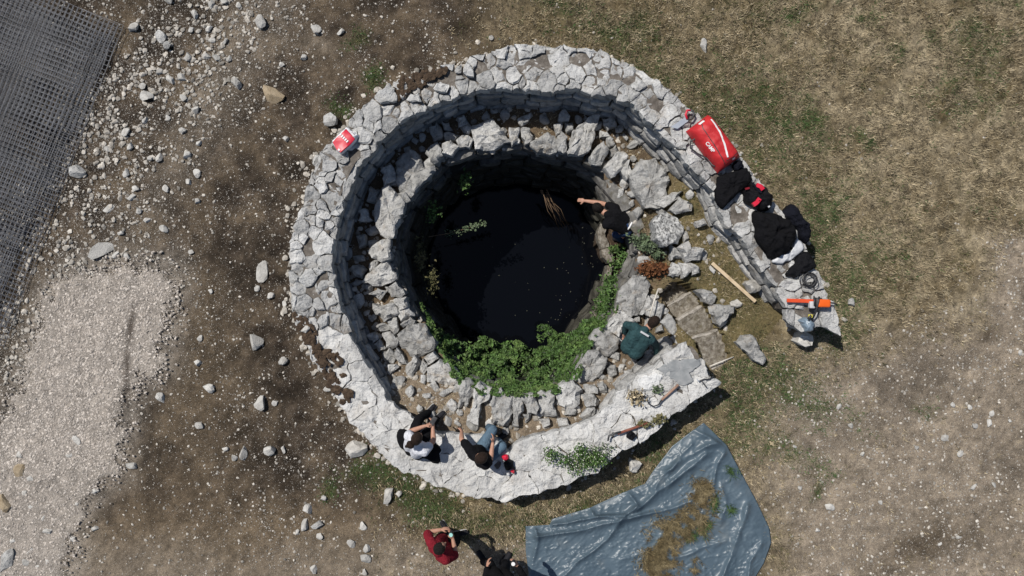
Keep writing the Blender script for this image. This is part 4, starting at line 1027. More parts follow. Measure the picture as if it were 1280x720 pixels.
def turf(n, which, name, m, hlo, hhi, wlo, whi, llo=.5, lhi=.98, per=9, spread=.03):
    x, y = rand_pts(n // per)
    c, tm_, gm_, dm_, gv_ = zones(x, y)
    cl = fbm(x * 3.2, y * 3.2, 201)
    d = {'straw': tm_ * (0.2 + 1.3 * np.clip((cl - .3) * 2, 0, 1)) + dm_ * .03, 'olive': tm_ * 0.6 * np.clip((fbm(x * 2, y * 2, 211) - .45) * 3, 0, 1) + gm_ * .7, 'green': np.clip(gm_ * 1.2, 0, 1) ** 1.1 + tm_ * .03 * (cl > .55)}[which]
    ok = (nr.rand(len(x)) < d) & ~inpoly(x, y, ring_poly)
    x, y = x[ok], y[ok]; t0 = nr.normal(.5, .26, len(x)); sp = spread * nr.uniform(.5, 1.6, len(x))
    x = np.repeat(x, per) + nr.randn(len(x) * per) * np.repeat(sp, per); y = np.repeat(y, per) + nr.randn(len(y) * per) * np.repeat(sp, per)
    k = len(x)
    return blades(x, y, rough_ground(x, y) - .005, nr.uniform(hlo, hhi, k), nr.uniform(wlo, whi, k), nr.uniform(llo, lhi, k), name, m, tint=np.clip(np.repeat(t0, per) + nr.randn(k) * .14, 0, 1))
turf(800000, 'straw', 'dry_grass', M_straw, .03, .11, .005, .014, .25, .96)
turf(500000, 'olive', 'fading_grass', M_olive, .03, .09, .006, .014, .25, .95)
turf(620000, 'green', 'green_grass', M_green, .03, .08, .007, .018, .4, .95, spread=.045)
# dry grass on the terrace, the right side of which is turfed
x, y = rand_pts(60000, -3.3, 4.7, -2.5, 3.4)
d = np.where(x > 2.2, .75, .10) * np.clip((fbm(x * 3, y * 3, 222) - .3) * 3, 0, 1)
for (u, v, r_) in ((680, 160, 16), (640, 145, 12), (735, 150, 10), (790, 175, 22), (800, 195, 16), (605, 150, 10), (460, 385, 10), (520, 500, 20), (560, 500, 20), (480, 440, 8)):
    p = PL(u, v); d = np.maximum(d, np.exp(-((x - p.x) ** 2 + (y - p.y) ** 2) / (r_ / 75) ** 2) * .9)
ok = (nr.rand(len(x)) < d) & inpoly(x, y, INTERIOR) & ~inpoly(x, y, WALL_POLY) & ~inpoly(x, y, KERB[:, :2]) & ~inpoly(x, y, STAIR)
x, y = x[ok], y[ok]; k = len(x)
blades(x, y, ledge_z(x, y) + rough_ground(x, y), nr.uniform(.04, .11, k), nr.uniform(.004, .01, k), nr.uniform(.5, .97, k), 'terrace_grass', M_straw)
x, y = rand_pts(40000, 2.2, 4.7, -1.6, 2.5)
ok = (nr.rand(len(x)) < np.clip((fbm(x * 2.2, y * 2.2, 232) - .42) * 3, 0, .7)) & inpoly(x, y, INTERIOR) & ~inpoly(x, y, WALL_POLY) & ~inpoly(x, y, STAIR)
x, y = x[ok], y[ok]; k = len(x)
blades(x, y, ledge_z(x, y) + rough_ground(x, y), nr.uniform(.03, .08, k), nr.uniform(.005, .012, k), nr.uniform(.4, .95, k), 'terrace_moss', M_olive)

def leaves(C, size, flat=0.6, jit=.35):
    """leaf-sized folded diamonds: C (n,3)"""
    n = len(C)
    a = nr.rand(n) * 6.283
    nz = nr.randn(n, 3) * (1 - flat) + np.array([0, 0, 1.0]); nz /= np.linalg.norm(nz, axis=1, keepdims=True)
    d = np.column_stack([np.cos(a), np.sin(a), np.zeros(n)]); d -= nz * np.sum(d * nz, 1, keepdims=True); d /= np.linalg.norm(d, axis=1, keepdims=True)
    s = np.cross(nz, d)
    L_ = (size * nr.uniform(1 - jit, 1 + jit, n))[:, None]
    b = C - d * L_ * .5; t = C + d * L_ * .55 - nz * L_ * .12
    l = C + s * L_ * .3 + nz * L_ * .1; r_ = C - s * L_ * .3 + nz * L_ * .1
    V_ = np.stack([b, r_, t, l], 1).reshape(-1, 3)
    F_ = (np.array([[0, 1, 2], [0, 2, 3]])[None] + (np.arange(n) * 4)[:, None, None]).reshape(-1, 3)
    return npmesh(V_, F_, tint=np.repeat(np.clip(nr.normal(.5, .28, n), 0, 1), 4))
VEG_PX = [(528, 378), (540, 400), (548, 415), (575, 424), (600, 430), (612, 424), (628, 432), (650, 428), (668, 434), (685, 408), (694, 415), (700, 420), (722, 408), (742, 392), (752, 366), (758, 350), (770, 345), (776, 365), (772, 395), (752, 415), (738, 440), (720, 470), (702, 482), (686, 490), (655, 488), (627, 485), (600, 478), (581, 472), (560, 452), (543, 430)]
veg = []
edge_k = [(u, v) for u, v in KERB_PX]
while len(veg) < 19000:
    u, v = nr.uniform(525, 780, 4000), nr.uniform(340, 492, 4000)
    dw = segdist(u, v, edge_k, True)
    wob = (vnoise(u / 9, v / 9, 7) - .5) * 18 + (vnoise(u / 24, v / 24, 27) - .5) * 16
    ok = inpoly(u + wob * .7, v + wob * .7, VEG_PX) | ((dw < 5 + wob * .4) & (v > 420) & (u > 545) & (u < 740))
    inside = inpoly(u, v, edge_k)
    den = 0.06 + 0.94 * sstep((vnoise(u / 13, v / 13, 3) * .6 + vnoise(u / 6, v / 6, 4) * .4 - .3) * 3.5)
    left = (1 - 0.45 * (u < 575)) * (1 - .6 * (u > 742))
    ok &= nr.rand(4000) < den * left
    for a, b, c, ins in zip(u[ok], v[ok], dw[ok], inside[ok]):
        if not ins:
            if rng.random() < .5: q0 = P(a, b, .2); veg.append((q0.x, q0.y, float(ledge_z(q0.x, q0.y)) + .26 + rng.random() * .06))
            continue
        f = min(1.0, c / 65); q0 = P(a, b, -.2); lz = float(ledge_z(q0.x, q0.y)); kz = min(1.0, c / 16)
        z = lz + 0.12 - 1.75 * f + kz * 0.5 * (float(vnoise(a / 11, b / 11, 3)) - .5) + kz * 0.3 * (float(vnoise(a / 5, b / 5, 8)) - .5) - kz * rng.random() ** 2 * .5
        q = P(a, b, max(z, LIN_BOT + .05)); veg.append(tuple(q))
link('well_nettles', leaves(np.array(veg), 0.055, .45, .6), M_leaf, kind='stuff')
# sparse plants on the landing and shaft wall
def cloud(name, spots, n, size, m, label=None, cat=None, z=None, kind=None, flat=.5):
    C = []
    for (u, v, zz, ru, rv, k) in spots:
        a = nr.randn(int(n * k), 3)
        p = np.array(P(u, v, zz)); s = (CAM_H - zz) / FPX
        C.append(p + a * np.array([ru * s * .5, rv * s * .5, (ru + rv) * s * .22]))
    o = link(name, leaves(np.concatenate(C), size, flat), m, kind=kind)
    o['kind'] = 'stuff'
    if label: tag(o, label, cat)
    return o
cloud('landing_weeds', [(758, 372, -1.1, 9, 22, 1), (752, 392, -1.1, 9, 14, .8), (775, 330, -1.1, 14, 8, .5), (772, 312, -1.1, 10, 6, .4), (766, 350, -1.0, 10, 8, .6), (782, 322, -1.0, 10, 6, .5)], 420, .05, M_leaf, kind='stuff')
cloud('shaft_plant', [(582, 226, -.9, 8, 12, 1)], 110, .06, M_leaf, 'small green plant rooted high in the upper left shaft wall', 'plant')
cloud('shaft_plant', [(541, 266, -.9, 8, 12, 1)], 130, .06, M_leaf, 'green tuft on the left shaft wall below the broad grey slab', 'plant')
cloud('shaft_plant', [(526, 322, -1.2, 7, 20, 1), (540, 350, -1.2, 8, 18, 1)], 170, .05, M_olive, 'withered brown climber hanging on the left shaft wall', 'plant')
cloud('grey_plant', [(800, 300, -.22, 14, 7, 1), (812, 308, -.15, 12, 8, 1), (822, 318, -.12, 7, 6, .5)], 200, .055, M_sage, 'grey green leafy plant between the speckled boulder and the man in the shaft', 'plant')
cloud('dead_fern', [(813, 336, -.2, 16, 8, 1), (826, 336, -.14, 9, 7, .6)], 460, .05, M_rust, 'rust coloured dead fern above the top step', 'plant')
def tube(pts, r, n=6, taper=1.0):
    pts = [Vector(p) for p in pts]; V_, F_ = [], []
    for i, p in enumerate(pts):
        t = (pts[min(i + 1, len(pts) - 1)] - pts[max(i - 1, 0)]).normalized()
        a = t.orthogonal().normalized(); b = t.cross(a)
        if i == 0: ref = a
        else:
            a = (ref - t * ref.dot(t)).normalized(); b = t.cross(a); ref = a
        rr = r * (1 + (taper - 1) * i / max(1, len(pts) - 1))
        for k in range(n):
            q = p + (a * math.cos(k * 6.2832 / n) + b * math.sin(k * 6.2832 / n)) * rr; V_.append(tuple(q))
    for i in range(len(pts) - 1):
        for k in range(n): F_.append((i * n + k, i * n + (k + 1) % n, (i + 1) * n + (k + 1) % n, (i + 1) * n + k))
    F_.append(tuple(range(n))[::-1]); F_.append(tuple(range((len(pts) - 1) * n, len(pts) * n)))
    return V_, F_
def merge(*vf):
    V_, F_ = [], []
    for v, f in vf:
        o = len(V_); V_ += list(v); F_ += [tuple(i + o for i in q) for q in f]
    return V_, F_
# fallen leafy branch reaching over the water, dry sticks
br = empty('leafy_branch', P(575, 287, -1.4), 'thin leafy branch reaching out over the dark water from the left', 'branch')
bp_ = [P(535, 296, -1.2), P(560, 292, -1.35), P(582, 286, -1.45), P(607, 279, -1.5)]
link('stem', pymesh(*tube(bp_, .008, 5, .5)), M_twig, br)
C = np.concatenate([np.array(P(u, v, -1.4)) + nr.randn(22, 3) * .035 for u, v in ((562, 291), (572, 290), (582, 286), (590, 283), (597, 282), (605, 280))])
link('foliage', leaves(C, .05), M_sage, br)
st_ = []
for k in range(11):
    a, b = P(678 + rng.uniform(-3, 6), 238 + rng.uniform(-3, 6), -1.9 + .03 * k), P(705 + rng.uniform(-7, 7), 284 + rng.uniform(-5, 4), -2.35 + .02 * k)
    m_ = (a + b) / 2 + Vector((rng.uniform(-.08, .08), rng.uniform(-.05, .05), .05)); st_.append(tube([a, m_, b], .009, 4, .5))
o = link('dry_branches', pymesh(*merge(*st_)), M_twig); tag(o, 'bundle of dry brown branches leaning into the water at the back of the well', 'branches')
x = nr.uniform(-1.3, 1.75, 500); y = nr.uniform(-1.3, 1.5, 500)
ok = nr.rand(500) < .08 + .65 * sstep((x + .4 * (-y) - .5) / 1.0); x, y = x[ok], y[ok]
link('floating_leaves', leaves(np.column_stack([x, y, np.full(len(x), LIN_BOT + .006)]), .022, .98, .8), M_floatleaf, kind='stuff')
# shrub growing on the wall
sh = empty('wall_shrub', P(725, 577, .7), 'bushy green plant with tiny white flowers growing on the wall cap', 'shrub')
C = []
for _ in range(26):
    q = np.array(P(725 + rng.gauss(0, 17) , 576 + rng.gauss(0, 7.5), .72 + rng.uniform(0, .16))); C.append(q + nr.randn(60, 3) * np.array([.055, .05, .05]))
C = np.concatenate(C)
link('foliage', leaves(C, .036, .35), M_leaf, sh)
fl_ = link('flowers', leaves(C[nr.choice(len(C), 160)] + np.array([0, 0, .03]), .02, .6), M_flower, sh)
gs_ = link('grey_shoots', leaves(np.concatenate([np.array(P(753 + rng.gauss(0, 7), 568 + rng.gauss(0, 5), .74)) + nr.randn(16, 3) * .04 for _ in range(14)]), .035, .4), M_sage, sh)
gs_['kind'] = 'stuff'; fl_['kind'] = 'stuff'
link('stem', pymesh(*merge(*[tube([P(722, 590, .62), P(722 + rng.uniform(-20, 20), 578 + rng.uniform(-8, 8), .76)], .006, 4) for _ in range(8)])), M_twig, sh)
cloud('dry_tuft', [(795, 496, .76, 10, 8, 1)], 200, .05, M_straw, 'tan tuft of cut dry grass on the wall by the white patch', 'grass tuft')
cloud('dry_tuft', [(823, 524, .75, 9, 6, 1)], 100, .05, M_olive, 'dull green grass tuft at the wall edge above the pick', 'grass tuft')
cloud('dry_tuft', [(805, 530, .76, 9, 4, 1)], 140, .045, M_olive, 'greenish grass tuft touching the reddish handle of the pick', 'grass tuft')
cloud('cut_grass', [(822, 487, .76, 9, 6, 1)], 80, .04, M_sage, 'small heap of cut weeds beside the sickle blade', 'grass tuft')

# ------------------------------------------------------------------ stack of wire mesh sheets
A_ax = Vector((-.38, -.925, 0)).normalized(); B_ax = Vector((-A_ax.y * -1, 0, 0))
B_ax = Vector((A_ax.y, -A_ax.x, 0))
def bars(lst, r):
    V_, F_ = [], []
    for a, b in lst:
        d = (b - a).normalized(); s = d.cross(Vector((0, 0, 1))).normalized() * r; u = Vector((0, 0, r))
        o = len(V_)
        for p in (a, b): V_ += [tuple(p + s + u), tuple(p - s + u), tuple(p - s - u), tuple(p + s - u)]
        F_ += [(o + k, o + (k + 1) % 4, o + 4 + (k + 1) % 4, o + 4 + k) for k in range(4)]
    return V_, F_
Ls, Ws = 5.4, 2.6
long_me = pymesh(*bars([(B_ax * (i * .08), B_ax * (i * .08) + A_ax * Ls) for i in range(34)], .0031), smooth=False)
cross_me = pymesh(*bars([(A_ax * (i * .08) + Vector((0, 0, .006)), A_ax * (i * .08) + B_ax * Ws + Vector((0, 0, .006))) for i in range(68)], .0028), smooth=False)
long_me.materials.append(M_wire); cross_me.materials.append(M_wire)
c0 = P(150, 46)
n_sheet = 6
for k in range(n_sheet):
    o = empty('wire_mesh_sheet', (c0.x + rng.uniform(-.2, .12) - (.0 if k < 5 else .3), c0.y + rng.uniform(-.2, .16), .03 + .022 * k),
              'topmost sheet of grey welded wire mesh in the flat stack at top left' if k == n_sheet - 1 else 'grey welded wire mesh sheet lying under others in the flat stack', 'wire mesh', 'stack of wire mesh sheets')
    o.rotation_euler = (0, 0, R(rng.uniform(-2.6, 2.6)))
    for nm, me in (('long_wires', long_me), ('cross_wires', cross_me)):
        w = bpy.data.objects.new(nm, me); col.objects.link(w); w.parent = o; w['kind'] = 'stuff'

# ------------------------------------------------------------------ tarpaulin
TL, TR, BR, BL = (657, 657), (879, 528), (962, 672), (662, 790)
top_e = [(657, 657), (687, 655), (690, 648), (737, 634), (776, 616), (806, 604), (816, 588), (840, 557), (862, 540), (879, 528)]
bot_e = [(662, 790), (760, 800), (860, 780), (930, 742)]
lef_e = [(657, 657), (657, 687), (661, 720), (662, 790)]
rig_e = [(879, 528), (908, 556), (918, 576), (946, 628), (961, 660), (963, 678), (954, 703), (930, 742)]
nu, nv = 210, 170
te, be = resample(top_e, nu), resample(bot_e, nu)
le, re_ = resample(lef_e, nv), resample(rig_e, nv)
uu, vv = np.meshgrid(np.linspace(0, 1, nu), np.linspace(0, 1, nv))
coons = (te[None] * (1 - vv[..., None]) + be[None] * vv[..., None] + le[:, None] * (1 - uu[..., None]) + re_[:, None] * uu[..., None]
         - ((1 - uu) * (1 - vv))[..., None] * te[0] - (uu * (1 - vv))[..., None] * te[-1] - ((1 - uu) * vv)[..., None] * be[0] - (uu * vv)[..., None] * be[-1])
pu, pv = coons[..., 0], coons[..., 1]
def T(pts): return [(640 + a / 3.6, 520 + b / 3.6) for a, b in pts]
wu = pu + 7 * (vnoise(pu / 26, pv / 26, 1) - .5); wv = pv + 7 * (vnoise(pu / 26, pv / 26, 2) - .5)
hz = 0.02 + 0.06 * fbm(pu / 34, pv / 34, 5)
for pts_, hgt, wid in ((T([(110, 545), (280, 520), (450, 490), (640, 430), (800, 385)]), .10, 4.2), (T([(220, 720), (330, 640), (430, 555), (500, 455), (560, 400)]), .09, 3.4), (T([(560, 420), (650, 330), (760, 260), (880, 180)]), .10, 4.5), (T([(640, 320), (680, 250), (780, 190), (930, 120)]), .07, 5),
        (T([(890, 360), (905, 260), (960, 160)]), .08, 3.2), (T([(1060, 400), (1020, 520), (985, 640), (930, 740)]), .09, 4), (T([(1120, 560), (1080, 640), (1060, 740)]), .07, 4), (T([(100, 500), (120, 560), (90, 720)]), .06, 3), (T([(60, 490), (300, 470), (500, 450)]), .06, 3.0), (T([(350, 410), (380, 460), (500, 470)]), .05, 3),
        (T([(480, 640), (600, 620), (700, 640)]), .04, 4), (T([(700, 650), (850, 590), (960, 570)]), .045, 3.5), (T([(940, 300), (950, 420), (930, 480)]), .04, 3), (T([(800, 60), (900, 100), (960, 140)]), .05, 3.5), (T([(520, 340), (560, 390), (540, 430)]), .06, 3), (T([(640, 240), (720, 230), (800, 130)]), .05, 3)):
    d = segdist(wu, wv, pts_)
    hz += hgt * (.35 * np.exp(-(d / wid) ** 2) + .75 * np.exp(-d / (wid * .75))) * (0.5 + .9 * vnoise(pu / 15, pv / 15, 9))
cr = np.abs(fbm(pu / 13, pv / 13, 15) - .5); hz += .022 * np.exp(-cr / .03)
cr = np.abs(fbm((pu + pv) / 9, (pu - pv) / 26, 16) - .5); hz += .014 * np.exp(-cr / .04)
ed = np.minimum.reduce([uu * nu, (1 - uu) * nu, vv * nv, (1 - vv) * nv]); hz *= 0.35 + .65 * sstep(ed / 9)
sc_ = (CAM_H - hz) / FPX
TX, TY = (pu - 640) * sc_, (360 - pv) * sc_
I = np.arange(nu * nv).reshape(nv, nu)
F = np.stack([I[:-1, :-1], I[1:, :-1], I[1:, 1:], I[:-1, 1:]], -1).reshape(-1, 4)
tarp = link('tarpaulin', npmesh(np.stack([TX, TY, hz + .03], -1).reshape(-1, 3), F, smooth=True), M_tarp)
tag(tarp, 'large crumpled blue grey plastic tarpaulin spread on the ground below the wall', 'tarpaulin')
m_ = tarp.modifiers.new('thickness', 'SOLIDIFY'); m_.thickness = .004; m_.offset = -1
def heap(name, spots, n, m, label, zb=.06):
    x, y, z = [], [], []
    for (u, v, ru, rv, an, k) in spots:
        a, b = nr.randn(int(n * k)) * ru * .5, nr.randn(int(n * k)) * rv * .5
        c_, s_ = math.cos(R(an)), math.sin(R(an))
        du, dv = a * c_ - b * s_, a * s_ + b * c_
        x.append((u + du - 640) / 75); y.append((360 - v - dv) / 75)
        z.append(zb + .07 * np.exp(-(a / ru) ** 2 - (b / rv) ** 2) * nr.rand(len(a)))
    x, y, z = map(np.concatenate, (x, y, z)); q = vnoise(x * 9, y * 9, 5) * .6 + vnoise(x * 22, y * 22, 6) * .4; ok = q > .47; x, y, z = x[ok], y[ok], z[ok] + .16 * (q[ok] - .47); k = len(x)
    o = blades(x, y, z, nr.uniform(.05, .13, k), nr.uniform(.005, .011, k), nr.uniform(.75, .99, k), name, m, kind=None)
    return tag(o, label, 'grass heap')
heap('grass_heap_base' if False else 'grass_heap', [(875, 612, 16, 12, 20, 1), (865, 645, 22, 20, 0, .9), (830, 670, 18, 18, 0, 1), (820, 700, 20, 26, 10, 1.4), (868, 704, 7, 8, 0, .3), (845, 660, 30, 16, 0, .8), (826, 690, 18, 30, 12, .8)], 3000, M_heap, 'trail of cut dry grass lying on the tarpaulin', .11)
heap('weed_heap', [(864, 664, 13, 8, 0, 1), (880, 655, 10, 8, 0, .5), (912, 588, 8, 6, 0, .25), (910, 634, 6, 4, 0, .25), (890, 625, 4, 16, 0, .25)], 900, M_green, 'fresh green weeds mixed into the cut grass on the tarpaulin', .08)

# ------------------------------------------------------------------ cloth, bags and tools on the right end of the wall
def drape(px, z0, h, folds=.35, seed=0, name='cloth', ring=11, n=72, edge_down=0.0, pw=.5, smoothit=1):
    """crumpled cloth inside an outline: rings from the hem inwards, height with folds"""
    p = np.array(PP(px, z0 + h * .5)); p = chaikin(p, True, 1) if smoothit else p; p = resample(p, n, True); p = p + .022 * np.column_stack([vnoise(p[:, 0] * 14, p[:, 1] * 14, seed) - .5, vnoise(p[:, 0] * 14, p[:, 1] * 14, seed + 1) - .5]) * (2 if smoothit else .4); c = p.mean(0)
    V_, F_ = [], []
    for k in range(ring):
        s = 1 - k / ring
        q = c + (p - c) * s
        hh = h * (1 - s ** 2.6) ** pw
        f = fbm(q[:, 0] * 9, q[:, 1] * 9, seed) - .5
        rd = 1 - 2 * np.abs(fbm(q[:, 0] * 6 + q[:, 1] * 4, q[:, 1] * 6 - q[:, 0] * 3, seed + 5) - .5) * 2
        z = z0 + .006 + hh * (1 + folds * f * 2 + folds * .8 * (rd - .6))
        V_ += [(a, b, d) for (a, b), d in zip(q, z)]
    V_.append((c[0], c[1], z0 + h))
    base = len(V_)
    V_ += [(a, b, z0 - edge_down) for a, b in (c + (p - c) * .97)]
    for k in range(ring - 1):
        for i in range(n):
            j = (i + 1) % n; F_.append((k * n + i, k * n + j, (k + 1) * n + j, (k + 1) * n + i))
    for i in range(n): F_.append(((ring - 1) * n + i, (ring - 1) * n + (i + 1) % n, base - 1))
    for i in range(n): F_.append((base + i, base + (i + 1) % n, (i + 1) % n, i))
    F_.append(tuple(base + i for i in range(n))[::-1])
    return pymesh(V_, F_, True, None, name)
WZ = 0.75
o = link('black_jacket', drape([(900, 219), (896, 228), (895, 242), (895, 252), (904, 261), (910, 255), (918, 247), (924, 241), (931, 235), (941, 226), (940, 215), (936, 209), (930, 209), (916, 214)], WZ, .13, .5, 3), M_black)
tag(o, 'black jacket spread on the wall just below the red bag', 'jacket')
o = link('dark_strap_bag', drape([(914, 206), (922, 200), (930, 202), (931, 210), (920, 214)], WZ - .02, .12, .4, 4), M_navy); tag(o, 'small slate blue pouch sticking out under the red bag', 'pouch')
rk = empty('rucksack', P(948, 246, WZ), 'black rucksack with red patches lying on the wall', 'rucksack')
link('body', drape([(932, 236), (940, 230), (948, 228), (956, 232), (962, 239), (968, 247), (967, 261), (958, 265), (943, 259), (933, 252), (930, 244)], WZ, .24, .35, 8, pw=.4), M_blackb, rk)
def strip(px, z, w, th, m, parent, name):
    pts_ = [P(u, v, z) for u, v in px]; V_, F_ = [], []
    for i, p in enumerate(pts_):
        t = (pts_[min(i + 1, len(pts_) - 1)] - pts_[max(i - 1, 0)]).normalized(); s = t.cross(Vector((0, 0, 1))).normalized() * w / 2
        V_ += [tuple(p + s), tuple(p - s), tuple(p - s - Vector((0, 0, th))), tuple(p + s - Vector((0, 0, th)))]
    for i in range(len(pts_) - 1):
        a, b = 4 * i, 4 * i + 4
        for k in range(4): F_.append((a + k, a + (k + 1) % 4, b + (k + 1) % 4, b + k))
    F_ += [(0, 1, 2, 3), (len(V_) - 1, len(V_) - 2, len(V_) - 3, len(V_) - 4)]
    return link(name, pymesh(V_, F_, False), m, parent)
strip([(946, 231), (951, 233), (954, 237)], WZ + .245, .065, .05, M_redbright, rk, 'red_patch')
strip([(942, 256), (946, 253), (950, 248)], WZ + .255, .065, .06, M_redbright, rk, 'red_patch')
strip([(941, 228), (946, 236), (952, 241)], WZ + .25, .03, .03, M_navy, rk, 'strap')
strip([(932, 236), (937, 235)], WZ + .2, .03, .03, M_redc, rk, 'red_tag')
strip([(960, 256), (962, 259)], WZ + .22, .03, .02, M_greypl, rk, 'buckle')
o = link('black_jacket', drape([(942, 270), (946, 262), (958, 264), (969, 265), (978, 269), (994, 277), (999, 294), (994, 307), (985, 319), (972, 324), (960, 319), (954, 306), (948, 303), (946, 289)], WZ, .28, .4, 12, pw=.45), M_black)
tag(o, 'bulky black padded coat heaped on the wall, largest dark bundle', 'jacket')
o = link('black_jacket', drape([(978, 266), (986, 259), (994, 254), (998, 262), (1001, 270), (1009, 277), (1016, 285), (1017, 293), (1010, 305), (1003, 303), (999, 290), (990, 279)], WZ - .12, .18, .6, 15, edge_down=.2), M_navy)
tag(o, 'dark hooded jacket hanging over the outer wall edge beside the padded coat', 'jacket')
o = link('plastic_sheet', drape([(997, 295), (1002, 300), (1006, 310), (1000, 318), (990, 325), (975, 331), (964, 326), (972, 320), (988, 314)], WZ - .005, .06, .5, 18), M_sheet)
tag(o, 'pale plastic sheet showing under the padded black coat', 'plastic sheet')
o = link('black_jacket', drape([(985, 346), (983, 340), (991, 333), (996, 325), (1001, 318), (1010, 313), (1018, 323), (1023, 335), (1015, 339), (1005, 342), (994, 348)], WZ, .12, .5, 21), M_blackb)
tag(o, 'small black bundle of clothing on the wall above the cable coil', 'jacket')
# coil of cable
cv = []
for k in range(9):
    c0_ = P(1012 + rng.uniform(-2, 2), 350 + rng.uniform(-2, 2), WZ + .02 + .008 * k); r1, r2, a0 = rng.uniform(.08, .14), rng.uniform(.07, .12), rng.uniform(0, 3)
    cv.append(tube([c0_ + Vector((r1 * math.cos(t) * math.cos(a0) - r2 * math.sin(t) * math.sin(a0), r1 * math.cos(t) * math.sin(a0) + r2 * math.sin(t) * math.cos(a0), .01 * math.sin(3 * t))) for t in np.linspace(0, 6.0, 22)], .006, 5))
tag(link('cable_coil', pymesh(*merge(*cv)), M_iron), 'tangled coil of thin black cable on the wall above the chainsaw', 'cable')

# red bag
bagc = P(897.5, 175.5, WZ + .3); bag = empty('red_bag', (bagc.x, bagc.y, WZ), 'large red rescue bag with white diagonal stripe lying on the wall', 'bag')
ax = (P(914, 203, WZ + .3) - P(874, 150, WZ + .3)); LB = ax.length * 1.02; ax.normalize(); sx = Vector((-ax.y, ax.x, 0)) * 1.0   # ax: down right, sx: up right
WB, HB = .43, .29
def bag_z(a, b):
    """height over the bag's own plan, a along (-1..1), b across (-1..1)"""
    e = np.clip(1 - np.abs(a) ** 6, 0, 1) ** .45 * np.clip(1 - np.abs(b) ** 3.2, 0, 1) ** .5
    return HB * e * (1 + .16 * (fbm(np.asarray(a) * 3 + 5, np.asarray(b) * 3, 31) - .5)) + .035 * e * (fbm(np.asarray(a) * 9, np.asarray(b) * 7, 33) - .5)
def bag_pt(a, b, dz=0):
    q = ax * (a * LB / 2) + sx * (b * WB / 2)
    return (q.x, q.y, float(bag_z(a, b)) + dz)
na, nb = 44, 30
V_ = [bag_pt(math.sin(a * math.pi / 2), math.sin(b * math.pi / 2)) for a in np.linspace(-1, 1, na) for b in np.linspace(-1, 1, nb)]
F_ = [(i * nb + j, (i + 1) * nb + j, (i + 1) * nb + j + 1, i * nb + j + 1) for i in range(na - 1) for j in range(nb - 1)]
V_ += [bag_pt(a, b)[:2] + (0,) for a, b in ((-.96, -.96), (.96, -.96), (.96, .96), (-.96, .96))]
F_.append((na * nb, na * nb + 3, na * nb + 2, na * nb + 1))
def child(name, me, m, parent, loc=(0, 0, 0)):
    o = link(name, me, m); o.parent = parent; o.location = loc; return o
child('body', pymesh(V_, F_, True), M_redbag, bag)
def bag_strip(name, line, w, m, dz=.006, n=26):
    ln = resample(np.array(line, float), n); V_, F_ = [], []
    for i in range(n):
        d = ln[min(i + 1, n - 1)] - ln[max(i - 1, 0)]; d = np.array([d[0] * LB, d[1] * WB]); d /= np.linalg.norm(d); s = np.array([-d[1] / LB, d[0] / WB]) * w
        for k in (1, .33, -.33, -1): V_.append(bag_pt(*(ln[i] + s * k), dz))
        V_ += [bag_pt(*(ln[i] - s), -.004), bag_pt(*(ln[i] + s), -.004)]
    for i in range(n - 1):
        for k in range(6): F_.append((6 * i + k, 6 * i + (k + 1) % 6, 6 * i + 6 + (k + 1) % 6, 6 * i + 6 + k))
    return child(name, pymesh(V_, F_, True, 40), m, bag)
bag_strip('white_stripe', [(-.78, .62), (-.2, .5), (.3, .2), (.72, -.12)], .027, M_refl)
bag_strip('zip', [(-.93, .35), (-.86, -.1), (-.7, -.30), (0, -.36), (.5, -.46), (.85, -.5)], .011, M_iron, .005)
bag_strip('zip', [(.80, -.3), (.83, .2), (.80, .8)], .009, M_iron, .005)
bag_strip('white_label', [(-.90, -.25), (-.90, .2)], .03, M_refl, .007, 12)
bag_strip('white_label', [(.9, .15), (.9, .4)], .02, M_refl, .007, 8)
tube_pts = [P(871, 172, WZ + .12), P(863, 177, WZ + .06), P(863, 185, WZ + .05), P(872, 192, WZ + .04), P(884, 198, WZ + .05), P(890, 206, WZ + .06), P(894, 208, WZ + .1)]
link('carry_strap', pymesh(*tube([tuple(x) for x in chaikin(np.array(tube_pts), False, 0)], .013, 6)), M_iron, bag)
def lettering(name, text, mapf, m, parent, size=1.0):
    cu = bpy.data.curves.new(name, 'FONT'); cu.body = text; cu.size = size; cu.extrude = 0; cu.offset = .03; cu.align_x = 'CENTER'; cu.align_y = 'CENTER'
    to = bpy.data.objects.new(name, cu); col.objects.link(to)
    dg = bpy.context.evaluated_depsgraph_get(); me = bpy.data.meshes.new_from_object(to.evaluated_get(dg))
    bpy.data.objects.remove(to)
    for v in me.vertices: v.co = mapf(v.co.x, v.co.y)
    me.update(); return child(name, me, m, parent)
lettering('lettering', 'CAMP', lambda x, y: Vector(bag_pt(.02 + x * .165, -.66 + y * .27, .007)), M_refl, bag)

# pruning saw
sw = empty('pruning_saw', P(855, 150, WZ), 'folding saw with grey blade and red and black handle beside the red bag', 'saw')
bl_ = PP([(838, 159), (857, 146), (861, 151), (847, 161)], WZ + .03)
link('blade', pymesh([(x, y, WZ + .035) for x, y in bl_] + [(x, y, WZ + .031) for x, y in bl_], [(0, 1, 2, 3), (7, 6, 5, 4), (0, 4, 5, 1), (1, 5, 6, 2), (2, 6, 7, 3), (3, 7, 4, 0)], False), M_steel, sw)
link('handle', pymesh(*tube([P(859, 149, WZ + .04), P(857, 143, WZ + .05), P(859, 138, WZ + .05), P(863, 138, WZ + .05)], .018, 8)), M_redbright, sw)
link('grip', pymesh(*tube([P(860, 150, WZ + .04), P(865, 148, WZ + .05), P(868, 143, WZ + .05), P(866, 139, WZ + .05), P(862, 137, WZ + .05)], .017, 8)), M_iron, sw)

